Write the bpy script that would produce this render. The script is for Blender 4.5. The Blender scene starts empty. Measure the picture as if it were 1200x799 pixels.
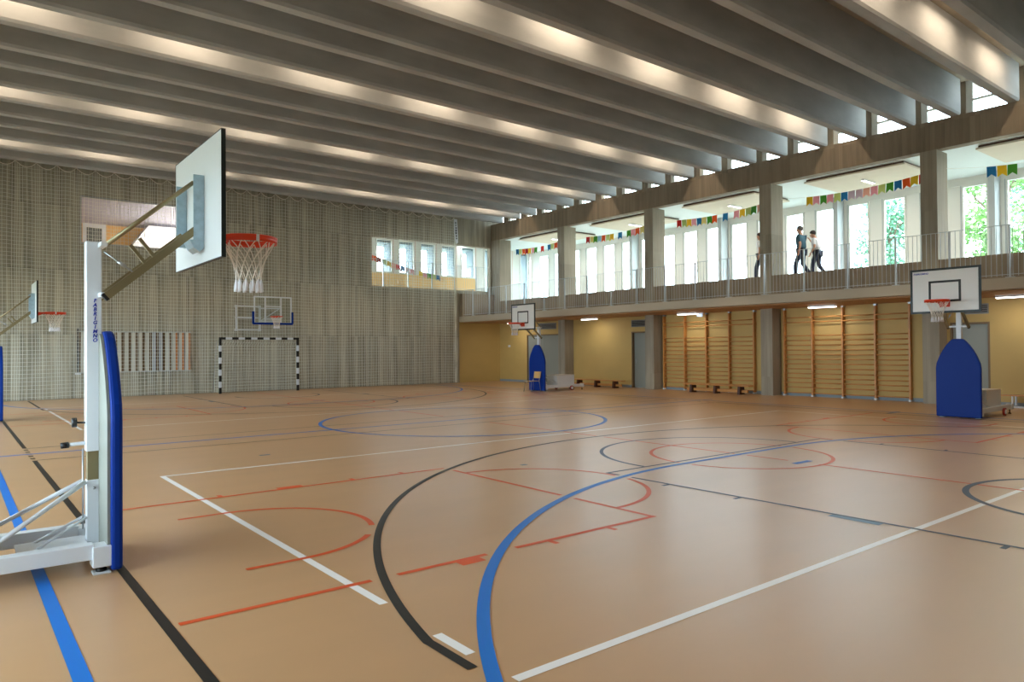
import bpy, math, random
import numpy as np
from mathutils import Vector, Matrix
random.seed(7)
S = bpy.context.scene
C = S.collection
PI = math.pi

# ------------------------------------------------------------------ camera
F_PX, YAW, PITCH, ROLL, EYE = 835.88, 0.668806, 0.011477, -0.007148, 1.55
cam = bpy.data.cameras.new('camera')
cam.sensor_fit = 'HORIZONTAL'; cam.sensor_width = 36.0
cam.lens = F_PX / 1200 * 36.0
cam.clip_start = 0.05; cam.clip_end = 500
cob = bpy.data.objects.new('camera', cam); C.objects.link(cob)
fwd = Vector((math.sin(YAW)*math.cos(PITCH), math.cos(YAW)*math.cos(PITCH), math.sin(PITCH)))
rt = Vector((math.cos(YAW), -math.sin(YAW), 0)); up = rt.cross(fwd)
r2 = math.cos(ROLL)*rt + math.sin(ROLL)*up
u2 = -math.sin(ROLL)*rt + math.cos(ROLL)*up
cob.matrix_world = Matrix(((r2.x, u2.x, -fwd.x, 0), (r2.y, u2.y, -fwd.y, 0), (r2.z, u2.z, -fwd.z, EYE), (0, 0, 0, 1)))
S.camera = cob

# ------------------------------------------------------------------ world, exposure
SKY, LAMP_W, TUBE_W, EXPO = 12.0, 16.5, 6.0, 0.55
wd = bpy.data.worlds.new('overcast_sky'); S.world = wd; wd.use_nodes = True
bgn = wd.node_tree.nodes['Background']
bgn.inputs[0].default_value = (0.74, 0.88, 1.0, 1); bgn.inputs[1].default_value = SKY
S.view_settings.view_transform = 'Standard'; S.view_settings.look = 'None'
S.view_settings.gamma = 1.0; S.view_settings.exposure = EXPO
S.view_settings.use_curve_mapping = False

def portal(loc, rot, sx, sy):
    l = bpy.data.lights.new('daylight_portal', 'AREA'); l.shape = 'RECTANGLE'; l.size = sx; l.size_y = sy
    l.cycles.is_portal = True
    o = bpy.data.objects.new('daylight_portal', l); C.objects.link(o); o.location = loc; o.rotation_euler = rot
    return o
# an area light shines along its local -Z; portals face into the hall
portal((25.5, 14.0, 5.25), (0, PI/2, 0), 3.0, 36.0)
portal((-2.55, 13.1, 1.95), (0, -PI/2, 0), 2.0, 29.0)
portal((21.05, 13.1, 8.1), (0, PI/2, 0), 1.0, 29.0)

# ------------------------------------------------------------------ materials
def srgb(r, g, b):
    f = lambda c: (c/255/12.92) if c/255 <= 0.04045 else ((c/255+0.055)/1.055)**2.4
    return (f(r), f(g), f(b), 1)

def mat(name, col, rough=0.5, metal=0.0, spec=0.5, noise=0.0, scale=(3, 3, 3), emit=0, bump=0.0, detail=4, coat=0.0):
    m = bpy.data.materials.new(name); m.use_nodes = True
    nt = m.node_tree; b = nt.nodes['Principled BSDF']
    b.inputs['Base Color'].default_value = col; b.inputs['Roughness'].default_value = rough
    b.inputs['Metallic'].default_value = metal; b.inputs['Coat Weight'].default_value = coat; b.inputs['Coat Roughness'].default_value = 0.3; b.inputs['Specular IOR Level'].default_value = spec
    if emit:
        b.inputs['Emission Color'].default_value = col; b.inputs['Emission Strength'].default_value = emit
    if noise or bump:
        tc = nt.nodes.new('ShaderNodeTexCoord'); mp = nt.nodes.new('ShaderNodeMapping'); nz = nt.nodes.new('ShaderNodeTexNoise')
        mp.inputs['Scale'].default_value = scale; nz.inputs['Scale'].default_value = 1; nz.inputs['Detail'].default_value = detail
        nt.links.new(tc.outputs['Object'], mp.inputs[0]); nt.links.new(mp.outputs[0], nz.inputs['Vector'])
        if noise:
            mr = nt.nodes.new('ShaderNodeMapRange'); mr.inputs[1].default_value = 0.25; mr.inputs[2].default_value = 0.75
            mr.inputs[3].default_value = 1-noise; mr.inputs[4].default_value = 1+noise
            hs = nt.nodes.new('ShaderNodeHueSaturation'); hs.inputs['Color'].default_value = col
            nt.links.new(nz.outputs[0], mr.inputs[0]); nt.links.new(mr.outputs[0], hs.inputs['Value'])
            nt.links.new(hs.outputs[0], b.inputs['Base Color'])
        if bump:
            bp = nt.nodes.new('ShaderNodeBump'); bp.inputs['Strength'].default_value = bump; bp.inputs['Distance'].default_value = 0.02
            nt.links.new(nz.outputs[0], bp.inputs['Height']); nt.links.new(bp.outputs[0], b.inputs['Normal'])
    return m

def board_concrete(name, col, axis, width=0.11, contrast=0.22, blotch=0.25, joints=None, rough=0.75, zoff=0.0):
    """Board-marked concrete: a tone per vertical board, blotches, and pour joints at even heights."""
    m = bpy.data.materials.new(name); m.use_nodes = True
    nt = m.node_tree; N = nt.nodes.new; L = nt.links.new
    b = nt.nodes['Principled BSDF']; b.inputs['Roughness'].default_value = rough; b.inputs['Specular IOR Level'].default_value = 0.25
    tc = N('ShaderNodeTexCoord'); sp = N('ShaderNodeSeparateXYZ'); L(tc.outputs['Object'], sp.inputs[0])
    def math_(op, a, bb=None):
        n = N('ShaderNodeMath'); n.operation = op
        for i, v in enumerate((a, bb)):
            if v is None: continue
            if isinstance(v, (int, float)): n.inputs[i].default_value = v
            else: L(v, n.inputs[i])
        return n.outputs[0]
    ax = sp.outputs[axis]
    k = math_('FLOOR', math_('DIVIDE', ax, width))
    row = math_('FLOOR', math_('DIVIDE', math_('ADD', sp.outputs[2], 50-zoff), joints or 2.3))
    wn = N('ShaderNodeTexWhiteNoise'); wn.noise_dimensions = '2D'
    cb = N('ShaderNodeCombineXYZ'); L(k, cb.inputs[0]); L(row, cb.inputs[1]); L(cb.outputs[0], wn.inputs['Vector'])
    mp = N('ShaderNodeMapping'); L(tc.outputs['Object'], mp.inputs[0])
    sc = [6, 6, 6]; sc[2] = 0.5; mp.inputs['Scale'].default_value = sc
    n1 = N('ShaderNodeTexNoise'); L(mp.outputs[0], n1.inputs['Vector']); n1.inputs['Scale'].default_value = 1.6; n1.inputs['Detail'].default_value = 5
    n2 = N('ShaderNodeTexNoise'); L(tc.outputs['Object'], n2.inputs['Vector']); n2.inputs['Scale'].default_value = 0.55; n2.inputs['Detail'].default_value = 5
    v = math_('ADD', math_('MULTIPLY', math_('SUBTRACT', wn.outputs[0], 0.5), contrast), 1.0)
    v = math_('ADD', v, math_('MULTIPLY', math_('SUBTRACT', n1.outputs[0], 0.5), contrast*2.2))
    v = math_('ADD', v, math_('MULTIPLY', math_('SUBTRACT', n2.outputs[0], 0.5), blotch*2))
    fz = math_('FRACT', math_('DIVIDE', math_('ADD', sp.outputs[2], 50-zoff), joints or 2.3))
    if joints:
        jl = math_('LESS_THAN', fz, 0.022/joints); v = math_('SUBTRACT', v, math_('MULTIPLY', jl, 0.28))
    fx = math_('FRACT', math_('DIVIDE', ax, width)); gl = math_('LESS_THAN', fx, 0.07)
    v = math_('SUBTRACT', v, math_('MULTIPLY', gl, 0.12))
    hs = N('ShaderNodeHueSaturation'); hs.inputs['Color'].default_value = col; L(v, hs.inputs['Value'])
    L(hs.outputs[0], b.inputs['Base Color'])
    bp = N('ShaderNodeBump'); bp.inputs['Strength'].default_value = 0.5; bp.inputs['Distance'].default_value = 0.004
    L(math_('SUBTRACT', wn.outputs[0], gl), bp.inputs['Height']); L(bp.outputs[0], b.inputs['Normal'])
    return m

def glass_mat(name, tint=(0.93, 0.97, 0.97, 1)):
    m = bpy.data.materials.new(name); m.use_nodes = True
    nt = m.node_tree; nt.nodes.clear()
    o = nt.nodes.new('ShaderNodeOutputMaterial'); mx = nt.nodes.new('ShaderNodeMixShader')
    t = nt.nodes.new('ShaderNodeBsdfTransparent'); g = nt.nodes.new('ShaderNodeBsdfGlossy')
    t.inputs[0].default_value = tint; g.inputs['Roughness'].default_value = 0.02
    fr = nt.nodes.new('ShaderNodeFresnel'); fr.inputs[0].default_value = 1.35
    ge = nt.nodes.new('ShaderNodeNewGeometry'); io = nt.nodes.new('ShaderNodeMapRange')     # thin sheet: no inner reflection at the rear face
    io.inputs[3].default_value = 1.35; io.inputs[4].default_value = 1/1.35
    nt.links.new(ge.outputs['Backfacing'], io.inputs[0]); nt.links.new(io.outputs[0], fr.inputs[0])
    nt.links.new(fr.outputs[0], mx.inputs[0]); nt.links.new(t.outputs[0], mx.inputs[1]); nt.links.new(g.outputs[0], mx.inputs[2])
    nt.links.new(mx.outputs[0], o.inputs[0])
    return m

M = {}
M['floor'] = mat('tan_sports_floor', srgb(192, 152, 110), 0.36, noise=0.05, scale=(0.7, 2.2, 1), spec=0.8, coat=0.35)
LINE = dict(white=mat('white_line_paint', srgb(243, 245, 248), 0.4, spec=0.7, coat=0.35), blue=mat('blue_line_paint', srgb(0, 112, 206), 0.45, spec=0.35, coat=0.15),
            black=mat('black_line_paint', srgb(24, 23, 22), 0.45, spec=0.35, coat=0.15), orange=mat('orange_line_paint', srgb(214, 86, 38), 0.45, spec=0.35, coat=0.15),
            navy=mat('navy_line_paint', srgb(34, 52, 80), 0.45, spec=0.35, coat=0.15), steel=mat('grey_blue_line_paint', srgb(96, 128, 156), 0.45, spec=0.35, coat=0.15))
M['wallfar'] = board_concrete('board_marked_concrete_grey', srgb(170, 165, 148), 0, 0.12, 0.36, 0.28, joints=2.15, zoff=0.55)
M['conc_brown'] = board_concrete('board_marked_concrete_brown', srgb(146, 132, 114), 1, 0.12, 0.25, 0.35)
M['conc_col'] = board_concrete('board_marked_concrete_column', srgb(162, 154, 138), 1, 0.1, 0.2, 0.25)
M['beam'] = mat('smooth_concrete_beam', srgb(172, 172, 170), 0.7, noise=0.15, scale=(0.8, 2, 2.5), spec=0.25, detail=6)
M['slab'] = mat('pale_smooth_concrete', srgb(186, 177, 160), 0.7, noise=0.06, scale=(2, 0.8, 2), spec=0.25)
M['ceil'] = mat('roof_deck', srgb(166, 152, 132), 0.8, noise=0.08)
M['yellow'] = mat('yellow_painted_wall', srgb(200, 170, 104), 0.6, noise=0.04, scale=(1, 2, 2), bump=0.03)
M['soffit'] = mat('timber_soffit', srgb(176, 132, 86), 0.6, noise=0.1, scale=(8, 0.7, 1))
M['base'] = mat('grey_blue_baseboard', srgb(138, 150, 158), 0.5)
M['door'] = mat('grey_door_paint', srgb(146, 150, 142), 0.5)
M['jamb'] = mat('brown_jamb', srgb(128, 104, 74), 0.55)
M['wood'] = mat('varnished_beech', srgb(204, 142, 76), 0.35, noise=0.12, scale=(3, 3, 9))
M['wood_lt'] = mat('pale_plywood', srgb(222, 180, 116), 0.4, noise=0.08, scale=(2, 9, 2))
M['wood_dk'] = mat('dark_red_wood', srgb(84, 46, 30), 0.45, noise=0.1)
M['white'] = mat('white_powder_coat', srgb(226, 230, 236), 0.35)
M['offwhite'] = mat('off_white_window_paint', srgb(226, 224, 216), 0.45)
M['board'] = mat('white_backboard_laminate', srgb(232, 234, 234), 0.3)
M['blackp'] = mat('black_plastic', srgb(24, 25, 26), 0.45)
M['greenblack'] = mat('dark_edge_trim', srgb(22, 34, 36), 0.4)
M['pad'] = mat('blue_vinyl_pad', srgb(0, 48, 138), 0.5, spec=0.2, noise=0.03)
M['padback'] = mat('grey_green_plywood_back', srgb(136, 138, 128), 0.6)
M['brass'] = mat('zinc_yellow_steel', srgb(150, 138, 106), 0.42, metal=0.7)
M['galv'] = mat('galvanised_steel', srgb(170, 192, 204), 0.4, metal=0.7, noise=0.12, scale=(25, 25, 25))
M['steel'] = mat('grey_steel', srgb(176, 180, 184), 0.35, metal=0.8)
M['grey'] = mat('grey_post_paint', srgb(176, 180, 180), 0.5)
M['dark_fin'] = mat('grey_outdoor_concrete', srgb(142, 152, 158), 0.8)
M['rail'] = mat('galvanised_railing', srgb(186, 192, 196), 0.4, metal=0.35)
M['rim'] = mat('orange_red_rim', srgb(226, 64, 22), 0.35)
M['cord'] = mat('white_cord', srgb(236, 228, 216), 0.8)
M['tassel'] = mat('white_net_loop', srgb(240, 240, 246), 0.7)
M['net'] = mat('pale_net_twine', srgb(232, 233, 222), 0.85)
M['rubber'] = mat('red_wheel_tyre', srgb(150, 34, 26), 0.5)
M['vent'] = mat('grey_vent_metal', srgb(150, 152, 150), 0.45)
M['glass'] = glass_mat('window_glass')
M['plank'] = mat('white_ceiling_board', srgb(214, 222, 220), 0.55, noise=0.04, scale=(6, 0.5, 1))
M['acoustic'] = mat('beige_acoustic_panel', srgb(214, 202, 182), 0.8, noise=0.03)
M['corr_floor'] = mat('pale_corridor_floor', srgb(190, 186, 176), 0.35)
M['text'] = mat('blue_lettering', srgb(10, 50, 170), 0.4)
M['ink'] = mat('dark_lettering', srgb(30, 34, 44), 0.5)
M['orangewall'] = mat('orange_painted_wall', srgb(240, 196, 128), 0.6)
M['lilac'] = mat('lilac_ceiling', srgb(188, 186, 200), 0.7)
M['pinkwood'] = mat('pinkish_mullion', srgb(206, 168, 150), 0.5)
M['ground'] = mat('outdoor_ground', srgb(150, 152, 140), 0.9, noise=0.1)
M['bark'] = mat('bark', srgb(96, 80, 64), 0.9, noise=0.2, scale=(8, 8, 2))
M['leaf'] = mat('leaf_green', srgb(112, 150, 84), 0.6, noise=0.25, scale=(2, 2, 2))
M['leaf2'] = mat('leaf_blue_green', srgb(104, 150, 120), 0.6, noise=0.25, scale=(2, 2, 2))
WARM = (1.0, 0.80, 0.58)
M['lampglow'] = mat('warm_lamp_diffuser', (1.0, 0.84, 0.64, 1), 0.5, emit=7)
M['tubeglow'] = mat('white_lamp_diffuser', (1.0, 0.95, 0.88, 1), 0.5, emit=5)
M['clear'] = glass_mat('acrylic_board', (0.95, 0.97, 0.97, 1))

# ------------------------------------------------------------------ helpers
class MB:
    def __init__(s): s.v, s.f, s.m, s.sm = [], [], [], []
    def add(s, vs, fs, mi=0, smooth=False):
        n = len(s.v); s.v += [tuple(v) for v in vs]
        for f in fs: s.f.append(tuple(n+i for i in f)); s.m.append(mi); s.sm.append(smooth)
        return s
    def box(s, x0, x1, y0, y1, z0, z1, mi=0):
        v = [(x, y, z) for z in (z0, z1) for y in (y0, y1) for x in (x0, x1)]
        return s.add(v, [(0, 2, 3, 1), (4, 5, 7, 6), (0, 1, 5, 4), (2, 6, 7, 3), (0, 4, 6, 2), (1, 3, 7, 5)], mi)
    def bar(s, p, q, w, h, mi=0, upv=(0, 0, 1)):
        p = Vector(p); q = Vector(q); d = (q-p).normalized(); a = d.cross(Vector(upv))
        if a.length < 1e-4: a = d.cross(Vector((1, 0, 0)))
        a.normalize(); b = a.cross(d)
        v = [c + a*w/2*i + b*h/2*j for c in (p, q) for j in (-1, 1) for i in (-1, 1)]
        return s.add(v, [(0, 2, 3, 1), (4, 5, 7, 6), (0, 1, 5, 4), (2, 6, 7, 3), (0, 4, 6, 2), (1, 3, 7, 5)], mi)
    def tube(s, pts, r, n=8, closed=False, mi=0):
        pts = [Vector(p) for p in pts]; k = len(pts); rings = []
        ref = None
        rr = r if isinstance(r, (list, tuple)) else [r]*k
        for i, p in enumerate(pts):
            if closed: d = pts[(i+1) % k]-pts[i-1]
            else: d = pts[min(i+1, k-1)]-pts[max(i-1, 0)]
            d.normalize()
            if ref is None:
                ref = d.cross(Vector((0, 0, 1)))
                if ref.length < 1e-3: ref = d.cross(Vector((1, 0, 0)))
            ref = (ref - d*ref.dot(d)).normalized(); b = d.cross(ref)
            rings.append([p + (ref*math.cos(2*PI*j/n)+b*math.sin(2*PI*j/n))*rr[i] for j in range(n)])
        v = [x for R in rings for x in R]; f = []
        for i in range(k if closed else k-1):
            a, c = i*n, ((i+1) % k)*n
            for j in range(n): f.append((a+j, a+(j+1) % n, c+(j+1) % n, c+j))
        if not closed: f += [tuple(range(n))[::-1], tuple(range((k-1)*n, k*n))]
        return s.add(v, f, mi, n > 4)
    def prism(s, pts, f3, t0, t1, mi=0):
        """Extrude outline pts (2-D) between t0 and t1; f3(a, b, t) places a point."""
        n = len(pts); v = [f3(a, b, t0) for a, b in pts]+[f3(a, b, t1) for a, b in pts]
        f = [tuple(range(n))[::-1], tuple(range(n, 2*n))]+[(i, (i+1) % n, n+(i+1) % n, n+i) for i in range(n)]
        return s.add(v, f, mi)
    def disc(s, c, axis, r, h, n=20, mi=0):
        c = Vector(c); a = Vector(axis).normalized()
        return s.tube([c-a*h/2, c+a*h/2], r, n, mi=mi)
    def mesh(s, name, mats):
        me = bpy.data.meshes.new(name); me.from_pydata(s.v, [], s.f)
        for m in (mats if isinstance(mats, (list, tuple)) else [mats]): me.materials.append(m)
        me.polygons.foreach_set('material_index', s.m); me.polygons.foreach_set('use_smooth', s.sm)
        me.update(); return me
    def build(s, name, mats, parent=None, bevel=0, loc=None):
        o = bpy.data.objects.new(name, s.mesh(name, mats)); C.objects.link(o)
        if parent is not None: o.parent = parent
        if loc: o.location = loc
        if bevel:
            b = o.modifiers.new('edge', 'BEVEL'); b.width = bevel; b.segments = 2; b.limit_method = 'ANGLE'
        return o
def box(name, m, x0, x1, y0, y1, z0, z1, parent=None, bevel=0):
    return MB().box(x0, x1, y0, y1, z0, z1).build(name, m, parent, bevel)
def tag(o, label, cat, group=None, kind=None):
    o['label'] = label; o['category'] = cat
    if group: o['group'] = group
    if kind: o['kind'] = kind
    return o
def struct(o, label=None, cat=None, group=None):
    o['kind'] = 'structure'
    if label: o['label'] = label; o['category'] = cat
    if group: o['group'] = group
    return o
def empty(name, loc=(0, 0, 0), rz=0):
    o = bpy.data.objects.new(name, None); C.objects.link(o); o.location = loc; o.rotation_euler.z = rz
    o.empty_display_size = 0.1; return o
def inst(name, me, parent, loc=(0, 0, 0), rot=None):
    o = bpy.data.objects.new(name, me); C.objects.link(o); o.parent = parent; o.location = loc
    if rot: o.rotation_euler = rot
    return o
def dup(root, loc, rz=0):
    def cp(o, par):
        c = o.copy(); C.objects.link(c)
        if par is not None: c.parent = par
        for ch in kids.get(o.name, []): cp(ch, c)
        return c
    kids = {}
    for o in list(C.objects):
        if o.parent is not None: kids.setdefault(o.parent.name, []).append(o)
    r = cp(root, None); r.location = loc; r.rotation_euler.z = rz
    return r
def text(body, name, m, parent, loc, rot, size, ext=0.001, shear=0.0, bold=0.0, line=1.0):
    cu = bpy.data.curves.new(name, 'FONT'); cu.body = body; cu.size = size; cu.extrude = ext; cu.shear = shear; cu.offset = bold
    cu.align_x = 'CENTER'; cu.align_y = 'CENTER'; cu.materials.append(m); cu.resolution_u = 3
    t = bpy.data.objects.new(name, cu); t.data.space_line = line
    me = bpy.data.meshes.new_from_object(t); me.name = name     # lettering becomes a plain mesh
    bpy.data.objects.remove(t); bpy.data.curves.remove(cu)
    o = bpy.data.objects.new(name, me); C.objects.link(o); o.parent = parent; o.location = loc; o.rotation_euler = rot
    return o

# ------------------------------------------------------------------ shell dimensions
XL, YB, YF = -2.7, -1.7, 27.9            # left wall, back wall, far wall
XC, XE, XW = 20.79, 18.89, 21.30         # column face, gallery edge, wall under the gallery
ZS, ZB, ZT, ZC = 2.84, 6.83, 7.61, 8.56  # gallery underside, edge beam, roof beam underside, roof deck
ZG = 3.86                                # corridor floor
CX, CY = 9.0, 13.1                       # court centre
COLS = [7.88+4.92*k for k in range(-2, 4)]   # near edge of each column
XG, YG = 25.65, 30.7                     # corridor facades

# ------------------------------------------------------------------ floor and court lines
floor = struct(box('floor', M['floor'], XL-0.3, XW+0.3, YB-0.3, YF+0.3, -0.15, 0), 'tan rubber sports floor printed with court lines', 'floor')
def seg(a, b, step=0.04):
    a = np.array(a, float); b = np.array(b, float); n = max(2, int(np.hypot(*(b-a))/step)+1)
    return a+(b-a)*np.linspace(0, 1, n)[:, None]
def arc(c, r, a0, a1, step=0.04):
    n = max(8, int(abs(a1-a0)*r/step)+1); t = np.linspace(a0, a1, n)
    return np.c_[c[0]+r*np.cos(t), c[1]+r*np.sin(t)]
def join(*ps):
    P = np.vstack(ps); k = np.ones(len(P), bool); k[1:] = np.hypot(*(P[1:]-P[:-1]).T) > 1e-6   # no doubled corner points
    return P[k]
def ribbon(P, w, col, z, cutters=(), gap=0.05, name=None):
    P = np.asarray(P, float)
    keep = np.ones(len(P), bool)
    for Q, qw in cutters:
        for i in range(0, len(P), 200):
            d = np.hypot(P[i:i+200, None, 0]-Q[None, :, 0], P[i:i+200, None, 1]-Q[None, :, 1]).min(1)
            keep[i:i+200] &= d > qw/2+gap
    keep &= (P[:, 0] > XL) & (P[:, 0] < XW) & (P[:, 1] > YB) & (P[:, 1] < YF)
    runs, cur = [], []
    for i, k in enumerate(keep):
        if k: cur.append(i)
        elif cur: runs.append(cur); cur = []
    if cur: runs.append(cur)
    for rn in runs:
        if len(rn) < 2: continue
        Q = P[rn]
        # thin out straight stretches, mitre the corners
        idx = [0]+[i for i in range(1, len(Q)-1) if abs(np.cross(Q[i]-Q[i-1], Q[i+1]-Q[i])) > 1e-7 or i % 40 == 0]+[len(Q)-1]
        Q = Q[idx]; m = MB(); n = len(Q); L, R_ = [], []
        for i in range(n):
            d0 = Q[i]-Q[i-1] if i else Q[1]-Q[0]; d1 = Q[i+1]-Q[i] if i < n-1 else d0
            d0 = d0/(np.hypot(*d0)+1e-9); d1 = d1/(np.hypot(*d1)+1e-9)
            nn = np.array([-(d0+d1)[1], (d0+d1)[0]]); nn = nn/(np.hypot(*nn)+1e-9)
            c = max(0.35, nn @ np.array([-d0[1], d0[0]])); nn = nn*w/2/c
            L.append((*(Q[i]+nn), z)); R_.append((*(Q[i]-nn), z))
        m.add(L+R_, [(n+i, n+i+1, i+1, i) for i in range(n-1)])
        m.build(name or col+'_court_line', LINE[col], floor)
mx = lambda P: np.c_[2*CX-P[:, 0], P[:, 1]]
my = lambda P: np.c_[P[:, 0], 2*CY-P[:, 1]]
WB, WK, WW, WO = 0.078, 0.055, 0.060, 0.052
# blue: goal areas, side lines, halfway line, centre circle
goal_l = arc((7.75, -0.46), 6.55, PI, PI/2)
blue = []
g1 = join(goal_l, seg((7.75, 6.09), (10.25, 6.09)), mx(goal_l)[::-1])
for P in (g1, my(g1), arc((CX, CY), 3.1, 0, 2*PI), seg((0.5, -1.5), (0.5, 27.6)), seg((17.5, -1.5), (17.5, 27.6)), seg((0.0, CY), (18.0, CY))): blue.append(P)
for P in blue: ribbon(P, WB, 'blue', 0.0036)
for y in (5.13, 21.07): ribbon(seg((8.82, y), (9.22, y)), 0.09, 'blue', 0.0034)
bc = [(P, WB) for P in blue]
# black: three-point lines, basketball side lines, volleyball attack lines
t3 = arc((CX, 1.79), 7.155, PI-0.207, 0.207)
three = join(seg((2.0, -1.2), (2.0, 3.22)), t3, seg((16.0, 3.22), (16.0, -1.2)))
for P in (three, my(three)): ribbon(P, 0.06, 'black', 0.0030, bc)
for x in (0.97, 17.03):
    ribbon(seg((x, -1.0), (x, 12.27)), 0.06, 'black', 0.0030)
    ribbon(seg((x, 13.93), (x, 27.2)), 0.06, 'black', 0.0030)
    for y in (12.53, 12.84, 13.38, 13.68): ribbon(seg((x-0.03, y), (x+0.03, y)), 0.11, 'black', 0.0030)
for y in (12.30, 13.90): ribbon(seg((1.0, y), (17.0, y)), 0.035, 'black', 0.0026)
kc = bc+[(three, 0.06), (my(three), 0.06)]
# navy: the long court's keys
for f in (lambda P: P, my):
    key = join(seg((6.44, -0.5), (6.44, 6.25)), seg((6.44, 6.25), (11.56, 6.25)), seg((11.56, 6.25), (11.56, -0.5)))
    ribbon(f(key), 0.045, 'navy', 0.0026, bc, 0.04)
    ribbon(f(arc((CX, 6.28), 1.85, 0, PI)), 0.055, 'navy', 0.0027, bc, 0.04)
    ribbon(f(join(seg((CX-1.36, 1.35), (CX-1.36, 1.72)), arc((CX, 1.72), 1.36, PI, 0), seg((CX+1.36, 1.72), (CX+1.36, 1.35)))), 0.065, 'navy', 0.0027, bc, 0.04)
    for s in (-1, 1):
        ribbon(f(seg((CX+s*2.62, 2.9), (CX+s*2.62, 3.36))), 0.11, 'navy' if s > 0 else 'steel', 0.0024)
        for y in (1.97, 4.34, 5.27): ribbon(f(seg((CX+s*2.58, y), (CX+s*2.69, y))), 0.045, 'navy', 0.0024)
# orange: four small cross courts
for f in (lambda P: P, mx, my, lambda P: mx(my(P))):
    for y in (4.37, 7.88): ribbon(f(seg((1.03 if y < 5 else 1.03, y), (5.12, y))), WO, 'orange', 0.0022, kc)
    ribbon(f(seg((5.09, 4.37), (5.09, 7.88))), WO, 'orange', 0.0021, kc)
    ribbon(f(arc((5.09, 6.12), 1.29, -PI/2, PI/2)), WO, 'orange', 0.0021, kc)
    ribbon(f(join(seg((1.66, 7.08), (2.06, 7.08)), arc((2.06, 6.12), 0.96, PI/2, -PI/2), seg((2.06, 5.16), (1.66, 5.16)))), WO, 'orange', 0.0021, kc)
    for y, s in ((4.37, -1), (7.88, 1)):
        ribbon(f(seg((2.90, y+s*0.06), (3.19, y+s*0.06))), 0.12, 'orange', 0.0021, kc)
        for x in (2.28, 3.81, 4.48): ribbon(f(seg((x, y), (x, y+s*0.12))), 0.05, 'orange', 0.0020, kc)
for f in (lambda P: P, my):
    ribbon(f(arc((CX, 6.1), 1.25, 0, 2*PI)), WO, 'orange', 0.0021, kc)
    ribbon(f(seg((CX+0.02, -0.6), (CX+0.02, 12.2))), WO, 'orange', 0.0020, kc+[(arc((CX, 5.13), 0.05, 0, 6.28), 0.2)])
# white: two cross volleyball courts
wc = kc   # white lines stop just short of the blue and black ones
for f in (lambda P: P, my):
    a, b, c, d = (2.09, 2.64), (2.09, 9.66), (15.95, 9.66), (15.95, 2.64)
    ribbon(f(join(seg(a, b), seg(b, c), seg(c, d), seg(d, a))), WW, 'white', 0.0015, wc, 0.042)
ribbon(seg((17.05, 7.60), (17.7, 7.60)), 0.10, 'steel', 0.0016)
ribbon(seg((3.62, 10.64), (3.78, 10.64)), 0.09, 'steel', 0.0016)
ribbon(seg((6.0, 7.42), (6.1, 7.42)), 0.07, 'steel', 0.0016)

# ------------------------------------------------------------------ walls
def wall_with_holes(name, m, axis, at, thick, a0, a1, z0, z1, holes):
    """Wall in the plane axis = at (thickness away from the hall), with rectangular openings (a0, a1, z0, z1)."""
    A = sorted({a0, a1, *[h[0] for h in holes], *[h[1] for h in holes]}); Z = sorted({z0, z1, *[h[2] for h in holes], *[h[3] for h in holes]})
    b = MB()
    solid = lambda i, j: 0 <= i < len(A)-1 and 0 <= j < len(Z)-1 and not any(h[0] <= (A[i]+A[i+1])/2 <= h[1] and h[2] <= (Z[j]+Z[j+1])/2 <= h[3] for h in holes)
    P = lambda a, t, z: (at+t, a, z) if axis == 'x' else (a, at+t, z)
    def quad(*q): b.add(q, [(0, 1, 2, 3)])
    for i in range(len(A)-1):
        for j in range(len(Z)-1):
            if not solid(i, j): continue
            x0, x1, y0, y1 = A[i], A[i+1], Z[j], Z[j+1]
            quad(P(x0, 0, y0), P(x1, 0, y0), P(x1, 0, y1), P(x0, 0, y1)); quad(P(x1, thick, y0), P(x0, thick, y0), P(x0, thick, y1), P(x1, thick, y1))
            if not solid(i-1, j): quad(P(x0, 0, y0), P(x0, 0, y1), P(x0, thick, y1), P(x0, thick, y0))
            if not solid(i+1, j): quad(P(x1, 0, y1), P(x1, 0, y0), P(x1, thick, y0), P(x1, thick, y1))
            if not solid(i, j-1): quad(P(x0, 0, y0), P(x0, thick, y0), P(x1, thick, y0), P(x1, 0, y0))
            if not solid(i, j+1): quad(P(x0, 0, y1), P(x1, 0, y1), P(x1, thick, y1), P(x0, thick, y1))
    return struct(b.build(name, m))
tag(wall_with_holes('wall_far', M['wallfar'], 'y', YF, 0.30, XL-0.3, XC+0.69, 0, ZC,
    [(3.48, 6.98, 5.22, 6.86), (14.31, 20.77, 4.30, 6.52), (XE, XC+0.69, 0.0, 2.84)]), 'board-marked concrete end wall behind the net', 'wall')
LW = [(YB+0.5+3.7*k, YB+3.9+3.7*k) for k in range(1, 8)]
tag(wall_with_holes('wall_left', M['wallfar'], 'x', XL, -0.3, YB-0.3, YF+0.3, 0, ZC, [(a, min(b, YF-0.2), 1.0, 2.9) for a, b in LW]), 'concrete side wall behind the left-hand hoops', 'wall')
tag(wall_with_holes('wall_back', M['wallfar'], 'y', YB, -0.3, XL, XG+0.2, 0, ZC, []), 'concrete end wall behind the viewer', 'wall')
DOORS = [(23.45, 25.83, 2.22), (18.38, 19.30, 2.21), (6.86, 7.80, 2.18)]
VENTS = [(23.75, 24.98, 2.44, 2.72), (18.44, 19.28, 2.39, 2.67), (6.88, 7.50, 2.39, 2.66)]
wr = wall_with_holes('wall_right', M['yellow'], 'x', XW, 0.3, YB-0.3, YF+2.8, 0, 2.95, [(a, b, 0, h) for a, b, h in DOORS])
tag(wr, 'yellow painted wall beneath the gallery', 'wall')
struct(box('wall_end', M['yellow'], XE, XW+0.3, YF+0.02, YF+0.3, 0, 2.95), 'yellow end piece of wall beneath the gallery corner', 'wall')
bb = MB()
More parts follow.
